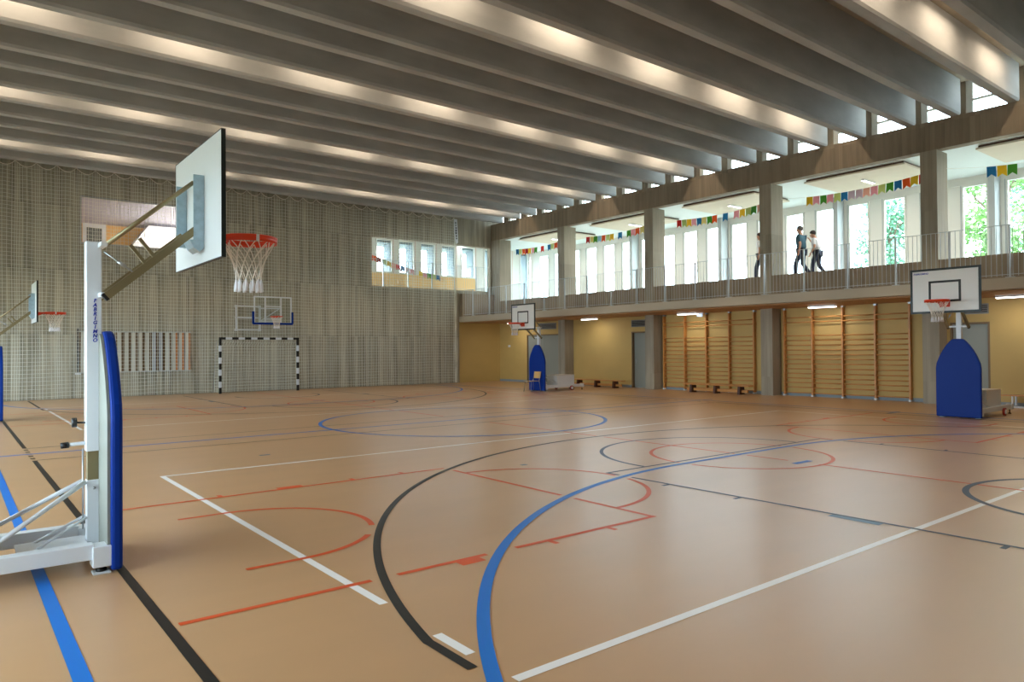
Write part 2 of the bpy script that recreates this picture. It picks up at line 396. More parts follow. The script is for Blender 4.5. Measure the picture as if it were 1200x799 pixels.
edges = [YB] + sum([[a, b] for a, b, h in sorted(DOORS)], []) + [YF]
for i in range(0, len(edges), 2): bb.box(XW-0.015, XW, edges[i], edges[i+1], 0, 0.10)
struct(bb.build('baseboard_right', M['base']), 'grey blue baseboard along the yellow wall', 'baseboard')
for k, (a, b) in enumerate(LW):
    b = min(b, YF-0.2)
    w = struct(empty('window_%d' % (k+1), (XL-0.12, a, 1.0)), 'left wall glazing bay, number %s from the near end' % ('one two three four five six seven eight'.split()[k]), 'window')
    fr = MB(); L_ = b-a
    for y in (0, L_/2-0.03, L_-0.06): fr.box(-0.03, 0.03, y, y+0.06, 0, 1.9)
    fr.box(-0.03, 0.03, 0, L_, 0, 0.06).box(-0.03, 0.03, 0, L_, 1.84, 1.9)
    fr.build('window_frame', M['offwhite'], w)
    for q in (0, 1): MB().box(-0.004, 0.004, q*L_/2+0.03, (q+1)*L_/2-0.03, 0.06, 1.84).build('pane', M['glass'], w)

# doors and vents under the gallery
for k, ((a, b, h), (va, vb, v0, v1)) in enumerate(zip(DOORS, VENTS)):
    d = struct(empty('door_%d' % (k+1), (XW, a, 0)), ['wide grey double door behind the distant portable hoop', 'narrow grey door between the yellow wall and a column', 'grey door behind the nearer right-hand hoop'][k], 'door')
    L_ = b-a; off = 0.12 if k == 1 else 0.05
    fr = MB().box(0, 0.25, -0.0, 0.05, 0, h).box(0, 0.25, L_-0.05, L_, 0, h).box(0, 0.25, 0.05, L_-0.05, h-0.05, h)
    fr.build('door_frame', M['jamb'], d)
    n = 2 if k == 0 else 1
    for q in range(n):
        y0 = 0.05+q*(L_-0.1)/n; y1 = 0.05+(q+1)*(L_-0.1)/n
        lf = MB().box(off, off+0.05, y0+0.004, y1-0.004, 0.008, h-0.055).build('door_leaf', M['door'], d, 0.004)
        hy = y1-0.10 if q == 0 else y0+0.10
        hb = MB().box(off-0.012, off, hy-0.022, hy+0.022, 0.95, 1.14)
        hb.tube([(off-0.01, hy, 1.05), (off-0.055, hy, 1.05), (off-0.055, hy-0.12 if q == 0 else hy+0.12, 1.05)], 0.010, 8)
        hb.build('door_handle', M['steel'], lf)
    v = tag(empty('ventilation_grille', (XW, va, v0)), ['wide grey ventilation grille above the double door', 'small grey ventilation grille above the narrow door by the bench', 'small ventilation grille above the door behind the nearer right-hand hoop'][k], 'vent')
    w_, h_ = vb-va, v1-v0
    MB().box(-0.02, 0, 0, w_, 0, 0.025).box(-0.02, 0, 0, w_, h_-0.025, h_).box(-0.02, 0, 0, 0.025, 0.025, h_-0.025).box(-0.02, 0, w_-0.025, w_, 0.025, h_-0.025).build('frame', M['vent'], v)
    MB().box(-0.004, -0.001, 0.02, w_-0.02, 0.02, h_-0.02).build('backing', M['blackp'], v)
    sl = MB().bar((-0.010, 0.02, 0), (-0.010, w_-0.02, 0), 0.02, 0.012, upv=(0.6, 0, 1)).mesh('slat', M['vent'])
    for q in range(5): inst('slat', sl, v, (0, 0, 0.045+q*(h_-0.09)/4))
sw = tag(empty('light_switch', (XW, 27.15, 1.70)), 'small white switch plate on the yellow wall near the far corner', 'switch')
MB().box(-0.02, 0, -0.08, 0.08, -0.05, 0.05).build('plate', M['white'], sw, 0.004)
MB().box(-0.028, -0.02, -0.03, 0.03, -0.03, 0.03).build('button', M['offwhite'], sw, 0.003)

# ------------------------------------------------------------------ columns, gallery, roof
for k, y in enumerate(COLS):
    c = MB().box(XC, XC+0.69, y, y+0.42, 0, ZB).build('column', M['conc_col'])
    struct(c, 'board-marked concrete column, number %s along the gallery from the near end' % 'one two three four five six'.split()[k], 'column')
struct(box('column_end', M['conc_col'], XC, XC+0.69, 27.22, 27.9, 2.84, ZB), 'board-marked concrete pier where gallery meets end wall', 'column')
struct(box('edge_beam', M['conc_brown'], XC, XC+0.32, YB-0.3, YF+0.3, ZB, ZT), 'brown board-marked concrete beam along the top of the gallery', 'beam')
gs = struct(MB().box(XE, XG+0.6, YB-0.3, YF+0.0, ZS, 3.10).build('gallery_slab', M['slab']), 'pale concrete slab edge of the gallery', 'slab')
struct(box('gallery_upstand', M['conc_brown'], XC+0.012, XC+0.25, YB-0.3, YF, 3.10, ZG), 'board-marked concrete upstand below the gallery windows', 'wall')
struct(box('gallery_floor', M['corr_floor'], XC+0.25, XG+0.6, YB-0.3, YG+0.6, ZG-0.14, ZG-0.02), 'pale corridor floor on the gallery', 'floor')
struct(box('gallery_floor_return', M['corr_floor'], 12.5, XC+0.25, YF+0.3, YG+0.6, ZG-0.14, ZG-0.02), 'pale corridor floor behind the end wall', 'floor')
struct(box('gallery_end_block', M['conc_brown'], XE+0.02, XC, YF-0.25, YF, 3.1, ZG+0.32), 'board-marked concrete block closing the gallery end', 'wall')
struct(box('soffit_under_gallery', M['soffit'], XE+0.25, XW, YB, YF, 2.80, 2.838), 'brown timber soffit under the gallery', 'ceiling')
cg = struct(empty('ceiling_gallery', (0, 0, 6.95)), 'white boarded ceiling over the gallery', 'ceiling')
MB().box(XC+0.32, XG+0.6, YB-0.3, YG+0.6, 0.03, 0.10).build('ceiling_backing', M['offwhite'], cg)
MB().box(12.5, XC, YF+0.3, YG+0.6, 0.03, 0.10).build('ceiling_backing', M['offwhite'], cg)
pl = MB().box(0.0, 0.145, YB-0.3, YG+0.6, 0, 0.03).mesh('plank', M['plank'])
for k in range(30): inst('plank', pl, cg, (XC+0.33+k*0.15, 0, 0))
for k, y in enumerate(COLS):
    if k < 1: continue
    p = tag(empty('acoustic_panel', (21.75, y+1.22, 6.84)), 'beige acoustic ceiling panel in gallery bay %s from the near end' % 'one two three four five'.split()[k-1], 'panel')
    MB().box(0, 2.25, 0, 3.1, 0, 0.05).build('board', M['acoustic'], p, 0.004)
    MB().box(0.05, 2.2, 0.05, 3.05, 0.05, 0.11).build('hanger_frame', M['wood_dk'], p)
    l = tag(empty('gallery_lamp', (23.0, y+2.85, 6.84)), 'slim white lamp under the acoustic panel of gallery bay %s' % 'one two three four five'.split()[k-1], 'lamp')
    MB().box(-0.38, 0.38, -0.05, 0.05, -0.05, 0).build('housing', M['white'], l)
    MB().box(-0.37, 0.37, -0.045, 0.045, -0.056, -0.05).build('diffuser', M['tubeglow'], l)
    li = bpy.data.lights.new('gallery_light', 'AREA'); li.shape = 'RECTANGLE'; li.size = 0.75; li.size_y = 0.1; li.energy = 45; li.color = (1, 0.95, 0.88)
    lo = bpy.data.objects.new('gallery_light', li); C.objects.link(lo); lo.parent = l; lo.location = (0, 0, -0.07)
# roof deck and beams
struct(box('ceiling', M['ceil'], XL-0.3, XC+1.2, YB-0.3, YF+0.3, ZC, ZC+0.25), 'roof deck above the concrete beams', 'ceiling')
BEAMS = sorted(6.0+4.925*k+d for k in range(-2, 5) for d in (0, 1.31, 2.42, 3.77))
BEAMS = [y for y in BEAMS if YB < y < YF-0.4]
bm = MB().prism([(-0.10, 0), (0.10, 0), (0.125, 0.06), (0.125, ZC-ZT), (-0.125, ZC-ZT), (-0.125, 0.06)], lambda a, b, t: (t, a, b), XL, XC+0.06).mesh('ceiling_beam', M['beam'])
for k, y in enumerate(BEAMS):
    o = bpy.data.objects.new('ceiling_beam', bm); C.objects.link(o); o.location = (0, y+0.125, ZT)
    struct(o, 'one of the long grey concrete roof beams spanning the hall', 'beam', 'concrete roof beams')
    # clerestory window in the bay after this beam
    y0, y1 = y+0.27, (BEAMS[k+1]-0.02 if k+1 < len(BEAMS) else YF)
    if y1-y0 < 0.3: continue
    w = struct(empty('window_%d' % (9+k), (21.2, y0, ZT)), 'small clerestory window between roof beams, number %d from the near end' % (k+1), 'window')
    L_, Hh = y1-y0, ZC-ZT
    fr = MB().box(-0.04, 0.04, 0, L_, 0, 0.07).box(-0.04, 0.04, 0, L_, Hh-0.07, Hh).box(-0.04, 0.04, 0, 0.09, 0.07, Hh-0.07).box(-0.04, 0.04, L_-0.16, L_, 0.07, Hh-0.07)
    fr.box(-0.04, 0.04, 0.09, L_-0.16, 0.40, 0.46)
    fr.build('window_frame', M['offwhite'], w)
    MB().box(-0.004, 0.004, 0.09, L_-0.16, 0.07, 0.40).build('pane', M['glass'], w)
    MB().box(-0.004, 0.004, 0.09, L_-0.16, 0.46, Hh-0.07).build('pane', M['glass'], w)
    struct(box('trim_%d' % (k+1), M['conc_brown'], 21.12, 21.48, y-0.02, y+0.27, ZT, ZC), 'dark concrete pier between two clerestory windows', 'trim', 'clerestory piers')

# lamps hidden between the beams, every fourth bay
def bay_lamp(x, y, lab):
    l = tag(empty('beam_lamp', (x, y, ZC)), lab, 'lamp', 'lamps between the roof beams')
    MB().box(-0.75, 0.75, -0.06, 0.06, -0.10, 0).build('housing', M['white'], l)
    MB().box(-0.74, 0.74, -0.05, 0.05, -0.112, -0.10).build('diffuser', M['lampglow'], l)
    li = bpy.data.lights.new('lamp_light', 'AREA'); li.shape = 'RECTANGLE'; li.size = 1.45; li.size_y = 0.1
    li.energy = LAMP_W; li.color = WARM
    lo = bpy.data.objects.new('lamp_light', li); C.objects.link(lo); lo.parent = l; lo.location = (0, 0, -0.12)
for k in range(-1, 5):
    yb = 6.0+4.925*k
    if yb < YB+0.6 or yb > YF: continue
    for j in range(8):
        bay_lamp(-2.17+3.02*j, yb-0.45, 'strip lamp between beams, %s lit bay from end wall, %s from gallery' % ('sixth fifth fourth third second nearest'.split()[k+1], 'eighth seventh sixth fifth fourth third second nearest'.split()[j]))
# tube lamps under the gallery
for k in range(-1, 5):
    y = 6.05+4.95*k
    t = tag(empty('tube_lamp', (20.55, y, 2.80)), 'short white strip lamp under the gallery, number %s from the near end' % 'one two three four five six'.split()[k+1], 'lamp')
    MB().box(-0.07, 0.07, -0.42, 0.42, -0.05, 0).build('housing', M['white'], t)
    MB().box(-0.06, 0.06, -0.41, 0.41, -0.075, -0.05).build('diffuser', M['tubeglow'], t)
    li = bpy.data.lights.new('tube_light', 'AREA'); li.shape = 'RECTANGLE'; li.size = 0.12; li.size_y = 0.8; li.energy = TUBE_W; li.color = (1, 0.93, 0.82)
    lo = bpy.data.objects.new('tube_light', li); C.objects.link(lo); lo.parent = t; lo.location = (0, 0, -0.08)
ex = tag(empty('emergency_lamp', (20.9, 15.7, 2.80)), 'pale blue emergency light under the gallery over the wall bars', 'lamp')
MB().box(-0.04, 0.04, -0.16, 0.16, -0.05, 0).build('housing', M['white'], ex)
MB().box(-0.03, 0.03, -0.10, 0.10, -0.14, -0.05).build('sign_plate', mat('pale_blue_sign', srgb(190, 220, 250), 0.4, emit=0.6), ex)

# ------------------------------------------------------------------ gallery facade (daylight side)
def facade_unit(name, label, loc, rz, glass_w, pan_w, z0, z1, door=True, wains=None):
    """Local +x runs along the facade, +y to the outside."""
    w = struct(empty(name, loc, rz), label, 'window')
    W_ = glass_w+pan_w; H_ = z1-z0; t = 0.055
    fr = MB().box(0, t, -0.05, 0.05, 0, H_).box(glass_w-t, glass_w, -0.05, 0.05, 0, H_).box(t, glass_w-t, -0.05, 0.05, 0, t if wains is None else wains).box(t, glass_w-t, -0.05, 0.05, H_-t, H_)
    fr.build('window_frame', M['offwhite'], w)
    MB().box(t, glass_w-t, -0.005, 0.005, t if wains is None else wains, H_-t).build('pane', M['glass'], w)
    MB().box(glass_w+0.01, W_-0.03, -0.03, 0.03, 0, H_).build('side_panel', M['offwhite'], w, 0.003)
    MB().box(W_-0.03, W_, -0.06, 0.05, 0, H_).build('mullion', M['pinkwood'] if wains else M['grey'], w)
    if wains is None:
        MB().tube([(glass_w-0.03, -0.05, 1.05), (glass_w-0.03, -0.09, 1.05), (glass_w-0.13, -0.09, 1.05)], 0.010, 6).build('handle', M['steel'], w)
    return w
ZH = 6.72
n = 0
words = 'first second third fourth fifth sixth seventh eighth ninth tenth eleventh twelfth thirteenth fourteenth fifteenth sixteenth seventeenth eighteenth nineteenth twentieth twenty-first twenty-second twenty-third twenty-fourth twenty-fifth twenty-sixth'.split()
y = 15.14+1.23*12
while y > 0.5 and n < 26:
    facade_unit('window_%d' % (40+n), 'tall white framed glass door in the gallery facade, %s from the far corner' % words[n], (XG, y, ZG-0.02), -PI/2, 0.755, 0.475, ZG, ZH)
    y -= 1.23; n += 1
struct(box('trim_40', M['offwhite'], XG-0.06, XG+0.06, -1.0, YG, ZH-0.02, 6.98), 'white head rail above the gallery glass doors', 'trim')
for k in range(-1, 5):
    yp = 12.83+4.92*(k-1)
    if yp < 0 or yp > 30: continue
    struct(box('facade_post', M['grey'], 25.12, XG-0.06, yp, yp+0.17, ZG-0.02, 6.95), 'grey steel post in front of the gallery glass doors, number %s from the near end' % 'one two three four five six'.split()[k+1], 'post')
struct(box('trim_44', M['offwhite'], XG-0.05, XG+0.05, 29.93, YG-0.05, ZG-0.02, ZH), 'white panel closing the corner of the gallery facade', 'trim')
# facade behind the end wall: a white panel and a white framed window per unit, with fins and an overhang outside
for k in range(9):
    x0 = 14.48+1.225*k; door_ = k >= 6; zlo = ZG if door_ else 5.24
    w = struct(empty('window_%d' % (70+k), (x0, YG, 0)), 'white framed window seen through the end wall opening, %s from the left' % words[k], 'window')
    g0 = 0.52 if door_ else 0.27
    MB().box(0.0, g0-0.01, -0.04, 0.04, zlo, 6.95).build('side_panel', M['offwhite'], w, 0.003)
    MB().box(g0, 0.34 if not door_ else 0.59, -0.06, 0.06, zlo, 6.95).box(1.13, 1.20, -0.06, 0.06, zlo, 6.95).box(0.34, 1.13, -0.06, 0.06, zlo, zlo+0.09).box(0.34, 1.13, -0.06, 0.06, 6.84, 6.95).build('window_frame', M['offwhite'], w)
    MB().box(0.34, 1.13, -0.005, 0.005, zlo+0.09, 6.84).build('pane', M['glass'], w)
    MB().box(1.20, 1.225, -0.07, 0.06, zlo, 6.95).build('mullion', M['pinkwood'], w)
    MB().box(1.10, 1.22, 0.07, 0.70, zlo, 7.0).build('sun_fin', M['dark_fin'], w)
    if not door_:
        struct(box('wainscot_panel', M['orangewall'], x0, x0+1.225, YG-0.09, YG-0.055, ZG-0.02, 5.255), 'yellow wainscot panel below a window behind the end wall', 'panel', 'wainscot behind the end wall')
struct(box('roof_overhang', M['dark_fin'], 12.0, XG+1.5, YG+0.1, YG+1.5, 6.75, 7.1), 'grey roof overhang outside the windows behind the end wall', 'roof')
struct(box('trim_41', M['offwhite'], 12.5, XG+0.1, YG-0.06, YG+0.06, 6.92, 6.98), 'white head rail above the windows behind the end wall', 'trim')
struct(box('wall_return', M['offwhite'], 12.5, 12.7, YF+0.3, YG, ZG, 6.95), 'white wall closing the corridor behind the end wall', 'wall')
# corridor floor lamps seen behind the end wall
for k, x in enumerate((16.2, 20.3)):
    l = tag(empty('corridor_lamp', (x, 29.2, 6.95)), ['bright strip lamp above the windows behind the end wall', 'bright strip lamp by the corner behind the end wall'][k], 'lamp')
    MB().box(-0.5, 0.5, -0.06, 0.06, -0.07, 0).build('housing', M['white'], l)
    MB().box(-0.48, 0.48, -0.05, 0.05, -0.08, -0.07).build('diffuser', M['tubeglow'], l)

# room behind the left opening of the end wall
rm = struct(empty('wall_upper_room', (0, 0, 0)), 'orange walled room behind the left opening of the end wall', 'room')
MB().box(2.6, 8.4, 31.0, 31.15, 4.6, 7.5).build('back_wall', M['orangewall'], rm)
MB().box(2.6, 2.75, YF+0.3, 31.0, 4.6, 7.5).build('side_wall', M['orangewall'], rm)
MB().box(8.25, 8.4, YF+0.3, 31.0, 4.6, 7.5).build('side_wall', M['white'], rm)
MB().prism([(YF+0.3, 6.88), (31.0, 6.42), (31.0, 7.4), (YF+0.3, 7.4)], lambda a, b, t: (t, a, b), 2.75, 8.25).build('room_ceiling', M['lilac'], rm)
MB().box(2.6, 8.4, YF+0.3, 31.0, 4.6, 4.7).build('room_floor', M['corr_floor'], rm)
rw = MB().box(3.95, 4.72, 30.95, 31.0, 5.4, 6.42)
rwf = rw.build('window_frame', M['white'], rm); MB().box(4.08, 4.58, 30.94, 30.952, 5.5, 6.26).build('pane', mat('dim_pane', srgb(120, 124, 120), 0.2), rm)
MB().prism([(5.3, 5.3), (5.82, 6.10), (6.05, 6.42), (7.9, 6.42), (7.9, 4.9), (5.3, 4.9)], lambda a, b, t: (a, t, b), 30.2, 30.9).build('white_chute', M['white'], rm)
rl = empty('added_room_lamp', (7.62, 28.8, 6.775)); rl.parent = rm  # unseen lamp, added out of view to brighten the orange room
MB().box(-0.6, 0.6, -0.06, 0.06, -0.06, 0).build('housing', M['white'], rl); MB().box(-0.58, 0.58, -0.05, 0.05, -0.07, -0.06).build('diffuser', M['lampglow'], rl)
li = bpy.data.lights.new('added_room_light', 'AREA'); li.energy = 150; li.size = 1.0; li.color = (1, 0.93, 0.86); lo = bpy.data.objects.new('added_room_light', li); C.objects.link(lo); lo.parent = rl; lo.location = (0, 0, -0.08)
for nm, lab, (x0, x1, z0, z1) in (('trim_42', 'metal frame around the left opening of the end wall', (3.48, 6.98, 5.22, 6.86)), ('trim_43', 'thin frame around the right opening of the end wall', (14.31, 20.77, 4.30, 6.52))):
    struct(MB().box(x0, x0+0.05, YF-0.012, YF+0.2, z0, z1).box(x1-0.05, x1, YF-0.012, YF+0.2, z0, z1).box(x0+0.05, x1-0.05, YF-0.012, YF+0.2, z1-0.05, z1).box(x0+0.05, x1-0.05, YF-0.012, YF+0.2, z0, z0+0.05).build(nm, M['steel'] if nm == 'trim_42' else M['slab']), lab, 'trim')

# ------------------------------------------------------------------ railings
def railing(name, label, p0, along, length, z0, z1, step, post_step, post_off):
    r = tag(empty(name, p0), label, 'railing')
    ax = Vector(along)
    MB().bar(ax*0, ax*length, 0.035, 0.012).build('top_rail', M['rail'], r).location.z = z1
    bal = MB().tube([(0, 0, z0), (0, 0, z1)], 0.0075, 4).mesh('baluster', M['rail'])
    n = int(length/step)
    for k in range(n): inst('baluster', bal, r, ax*(k+0.5)*step)
    pm = MB().box(-0.02, 0.02, -0.02, 0.02, z0-0.02, z1-0.01).mesh('post', M['rail'])
    pf = MB().box(-0.03, 0.07, -0.09, 0.09, z0-0.035, z0-0.015).mesh('foot_plate', M['rail'])
    k = post_off
    while k < length:
        po = inst('post', pm, r, ax*k); inst('foot_plate', pf, po); k += post_step
    MB().bar(ax*0, ax*length, 0.02, 0.012).build('bottom_rail', M['rail'], r).location.z = z0+0.04
    return r
railing('gallery_railing', 'long thin grey railing along the gallery edge', (XE+0.06, 1.4, 0), (0, 1, 0), YF-0.3-1.4, 3.135, 4.31, 0.107, 1.245, 0.55)
railing('gallery_railing', 'short grey railing across the right opening of the end wall', (14.36, YF+0.10, 0), (1, 0, 0), 6.36, 4.38, 5.52, 0.107, 1.245, 0.6)

# ------------------------------------------------------------------ wall bars
def wall_bars(label, ys):
    w = tag(empty('wall_bars', (XW, ys[-1], 0)), label, 'wall bars', 'wooden wall bars')
    y0 = ys[-1]
    um = MB().box(-0.15, -0.02, -0.022, 0.022, 0.02, 2.74).box(-0.02, 0, -0.03, 0.03, 2.3, 2.4).box(-0.02, 0, -0.03, 0.03, 0.3, 0.4)
    um = um.mesh('upright', M['wood']); ft = MB().box(-0.17, -0.01, -0.03, 0.03, 0, 0.05).mesh('foot_bracket', M['white'])
    hb = MB().box(-0.13, 0, -0.035, 0.035, 2.74, 2.80).mesh('top_bracket', M['steel'])
    for y in ys:
        u = inst('upright', um, w, (0, y-y0, 0)); inst('foot_bracket', ft, u); inst('top_bracket', hb, u)
    zs = [.11, .28, .43, .57, .715, .865, 1.02, 1.165, 1.31, 1.46, 1.61, 1.76, 1.91, 2.335, 2.485]
    for a, b in zip(ys[1:], ys[:-1]):
        L_ = b-a-0.044
        rm_ = MB().tube([(0, 0, 0), (0, L_, 0)], 0.019, 8).mesh('rung', M['wood'])
        for z in zs: inst('rung', rm_, w, (-0.15 if z > 2.0 else -0.105, a-y0+0.022, z))
    return w
wall_bars('wooden wall bars of four bays behind a low bench', [17.56, 16.6, 15.65, 14.70, 13.73])
wall_bars('wooden wall bars of four bays beside the nearer right-hand hoop, no bench in front', [12.62, 11.67, 10.71, 9.74, 8.79])

# ------------------------------------------------------------------ benches, chair
def bench(label, x, y0, y1, legs, h=0.30):
    b = tag(empty('gym_bench', (x, y0, 0)), label, 'bench')
    L_ = y1-y0
    MB().box(-0.13, 0.13, 0, L_, h-0.035, h).build('seat', M['wood'], b, 0.008)
    MB().box(-0.03, 0.03, 0.1, L_-0.1, 0.06, 0.15).build('lower_rail', M['wood'], b)
    lm = MB().prism([(-0.15, 0), (0.15, 0), (0.12, h-0.035), (-0.12, h-0.035)], lambda a, c, t: (a, t, c), -0.045, 0.045).mesh('leg', M['wood_dk'])
    for q in legs: inst('leg', lm, b, (0, q*L_, 0))
    return b
bench('low wooden bench against the plain yellow wall with dark legs', 20.6, 19.1, 21.95, (0.15, 0.5, 0.86))
bench('low wooden bench in front of the wall bars with dark legs', 20.55, 13.45, 16.1, (0.14, 0.5, 0.87))
b3 = tag(empty('gym_bench', (21.0, 3.4, 0)), 'wooden bench on white metal legs by the yellow wall', 'bench')
MB().box(-0.15, 0.15, 0, 3.1, 0.285, 0.315).build('seat', M['wood'], b3, 0.006)
for y in (2.85, 0.4):
    MB().bar((-0.13, y, 0.285), (-0.13, y, 0.03), 0.04, 0.04).bar((0.13, y, 0.285), (0.13, y, 0.03), 0.04, 0.04).bar((-0.2, y, 0.02), (0.2, y, 0.02), 0.04, 0.04).build('leg', M['white'], b3)
MB().box(-0.15, -0.10, 0, 3.0, 0.0, 0.04).build('floor_rail', M['white'], b3)

ch = tag(empty('plywood_chair', (16.72, 20.0, 0), PI), 'small plywood chair leaning against the distant blue pad', 'chair')
MB().prism([(-0.20, -0.19), (0.22, -0.20), (0.24, 0), (0.22, 0.20), (-0.20, 0.19)], lambda a, b, t: (a, b, t), 0.375, 0.39).build('seat', M['wood_lt'], ch, 0.005)
bp = MB()
for i in range(6):
    a0, a1 = -0.19+i*0.38/6, -0.19+(i+1)*0.38/6
    q = lambda a: -0.215-0.03*math.cos(a/0.19*1.3)
    bp.add([(q(a0), a0, 0.48), (q(a1), a1, 0.48), (q(a1)-0.05, a1, 0.72), (q(a0)-0.05, a0, 0.72), (q(a0)-0.012, a0, 0.48), (q(a1)-0.012, a1, 0.48), (q(a1)-0.062, a1, 0.72), (q(a0)-0.062, a0, 0.72)],
           [(0, 1, 2, 3), (7, 6, 5, 4), (3, 2, 6, 7), (1, 0, 4, 5), (0, 3, 7, 4), (2, 1, 5, 6)])
bp.build('backrest', M['wood_lt'], ch)
for s in (-1, 1):
    MB().tube([(0.18, s*0.17, 0.375), (0.22, s*0.20, 0)], 0.010, 8).build('leg', M['steel'], ch)
    MB().tube([(-0.26, s*0.17, 0.70), (-0.20, s*0.17, 0.39), (-0.25, s*0.20, 0)], 0.010, 8).build('leg', M['steel'], ch)

# ------------------------------------------------------------------ portable basketball stands
def net_geo(c, r0, z0, z1, n=12):
    """Knotted cord net below a rim, and the thick loops at its foot."""
    cords, loops = MB(), MB()
    cx, cy = c
    rad = lambda t: r0*(1-t)+0.105*t + (-0.045*math.sin(PI*t))
    lv = 5
    P = lambda k, t: (cx+rad(t)*math.cos(2*PI*k/n), cy+rad(t)*math.sin(2*PI*k/n), z0+(z1-z0)*t)
    for k in range(n):
        for s in (-0.5, 0.5):
            cords.tube([P(k+(s*2*(i/lv)*2), i/lv*0.78) for i in range(lv+1)], 0.0042, 5)
        a = P(k, 0.78); b = P(k+0.5, 1.0)
        loops.tube([P(k+0.0, 0.76), P(k+0.1, 0.86), P(k, 1.0)], [0.006, 0.013, 0.015], 6)
    return cords, loops
def make_stand():
    r = empty('basketball_stand')
    W_, B_ = M['white'], M['brass']
    # crash pad: straight sides, pointed-arch top
    half = [(0.44, 0.02), (0.44, 1.07), (0.425, 1.18), (0.36, 1.345), (0.30, 1.46), (0.23, 1.57), (0.16, 1.655), (0.12, 1.69), (0.08, 1.705)]
    out = half+[(-a, b) for a, b in reversed(half)]
    MB().prism(out, lambda a, b, t: (t, a, b), -0.075, 0.0).build('pad', M['pad'], r, 0.022)
    inn = [(a*0.93, 0.05+(b-0.02)*0.97) for a, b in out]
    pb = MB().prism(inn, lambda a, b, t: (t, a, b), -0.095, -0.076).build('pad_back_plate', M['padback'], r)
    MB().box(-0.135, -0.095, -0.03, 0.03, 1.58, 1.63).build('pad_hook', M['blackp'], pb)
    MB().box(-0.13, -0.096, -0.03, 0.03, 0.66, 0.70).build('pad_rail', M['steel'], pb)
    # telescopic post
    post = MB().box(-0.175, -0.075, -0.05, 0.05, 0.82, 2.37).build('post', W_, r, 0.006)
    MB().box(-0.165, -0.085, -0.04, 0.04, 0.55, 0.84).build('inner_tube', B_, r)
    MB().box(-0.17, -0.08, -0.046, 0.046, 0.13, 0.61).build('base_sleeve', W_, r, 0.004)
    MB().disc((-0.125, -0.048, 0.55), (0, 1, 0), 0.012, 0.012, 6).build('bolt', M['steel'], r)
    MB().tube([(-0.19, 0.0, 0.84), (-0.19, 0.0, 0.25)], 0.006, 5).build('lifting_chain', M['steel'], r)
    MB().tube([(-0.175, 0, 0.88), (-0.29, 0, 0.875)], 0.014, 10).build('crank_handle', W_, r)
    MB().tube([(-0.28, 0, 0.875), (-0.33, 0, 0.872)], 0.022, 12).build('crank_grip', M['blackp'], r)
    kn = MB().tube([(-0.175, 0, 1.03), (-0.24, 0, 1.035)], 0.007, 8)
    kn.disc((-0.245, 0, 1.035), (1, 0, 0), 0.035, 0.03, 12); kn.build('clamp_knob', M['blackp'], r)
    # arms
    for z in (2.34, 1.97): MB().box(-0.10, -0.06, -0.20, 0.20, z-0.016, z+0.016).build('crossbar', W_, r)
    for s in (-1, 1):
        y = s*0.20
        MB().tube([(-0.06, y, 2.34), (0.53, y, 2.87)], 0.017, 10).build('upper_arm', B_, r)
        la = MB().bar((-0.07, y, 1.955), (0.545, y, 2.50), 0.045, 0.055).build('lower_arm', B_, r)
        MB().bar((-0.085, y, 1.942), (-0.068, y, 1.957), 0.047, 0.057).build('end_cap', M['blackp'], la)
        for q in ((0.42, 0.52) if s < 0 else ()):
            MB().bar((-0.07+0.615*q, y, 1.985+0.545*q), (-0.07+0.615*q-0.10, y, 1.985+0.545*q+0.13), 0.02, 0.024).build('stop_lever', B_, la)
    MB().tube([(-0.07, -0.12, 2.29), (0.04, -0.12, 2.21), (0.13, -0.12, 2.145)], 0.006, 6).tube([(0.02, -0.12, 2.225), (0.07, -0.12, 2.19)], 0.014, 8).build('turnbuckle', M['steel'], r)
    # bracket plates and backboard
    for y, s in ((-0.22, -1), (0.30, 1)):
        br = MB().box(0.525, 0.604, y-0.004, y+0.004, 2.42, 2.93).box(0.590, 0.604, y+0.004, y+0.045, 2.42, 2.93)
        br.build('bracket_plate', M['galv'], r)
    MB().prism([(0.50, 2.42), (0.604, 2.42), (0.604, 2.36), (0.57, 2.33), (0.53, 2.36)], lambda a, b, t: (a, t, b), -0.216, -0.02).build('bracket_base', M['galv'], r)
    bd = MB().box(0.606, 0.632, -0.67, 0.67, 2.25, 3.19).build('backboard', M['board'], r)
    e = MB()
    y0, y1, z0, z1, w = -0.675, 0.675, 2.245, 3.195, 0.045
    for xa, xb in ((0.626, 0.636),):
        e.box(xa, xb, y0, y1, z0, z0+w).box(xa, xb, y0, y1, z1-w, z1).box(xa, xb, y0, y0+w, z0+w, z1-w).box(xa, xb, y1-w, y1, z0+w, z1-w)
    e.box(0.604, 0.626, y0, y0+0.006, z0, z1).box(0.604, 0.626, y1-0.006, y1, z0, z1).box(0.604, 0.626, y0+0.006, y1-0.006, z0, z0+0.006).box(0.604, 0.626, y0+0.006, y1-0.006, z1-0.006, z1)
    e.build('board_edge', M['greenblack'], bd)
    t_ = MB(); y0, y1, z0, z1, w = -0.31, 0.31, 2.48, 2.93, 0.045
    t_.box(0.632, 0.635, y0, y1, z0, z0+w).box(0.632, 0.635, y0, y1, z1-w, z1).box(0.632, 0.635, y0, y0+w, z0+w, z1-w).box(0.632, 0.635, y1-w, y1, z0+w, z1-w)
    t_.build('target_square', LINE['black'], bd)
    text('FABRIGIMNO', 'board_lettering', M['text'], bd, (0.636, -0.46, 3.095), (PI/2, 0, PI/2), 0.05, shear=0.3, bold=0.001)
    # rim with flange and net
    rc, rr, rz = 1.02, 0.225, 2.50
    rim = MB().tube([(rc+rr*math.cos(2*PI*i/40), rr*math.sin(2*PI*i/40), rz) for i in range(40)], 0.010, 8, closed=True)
    n = 40
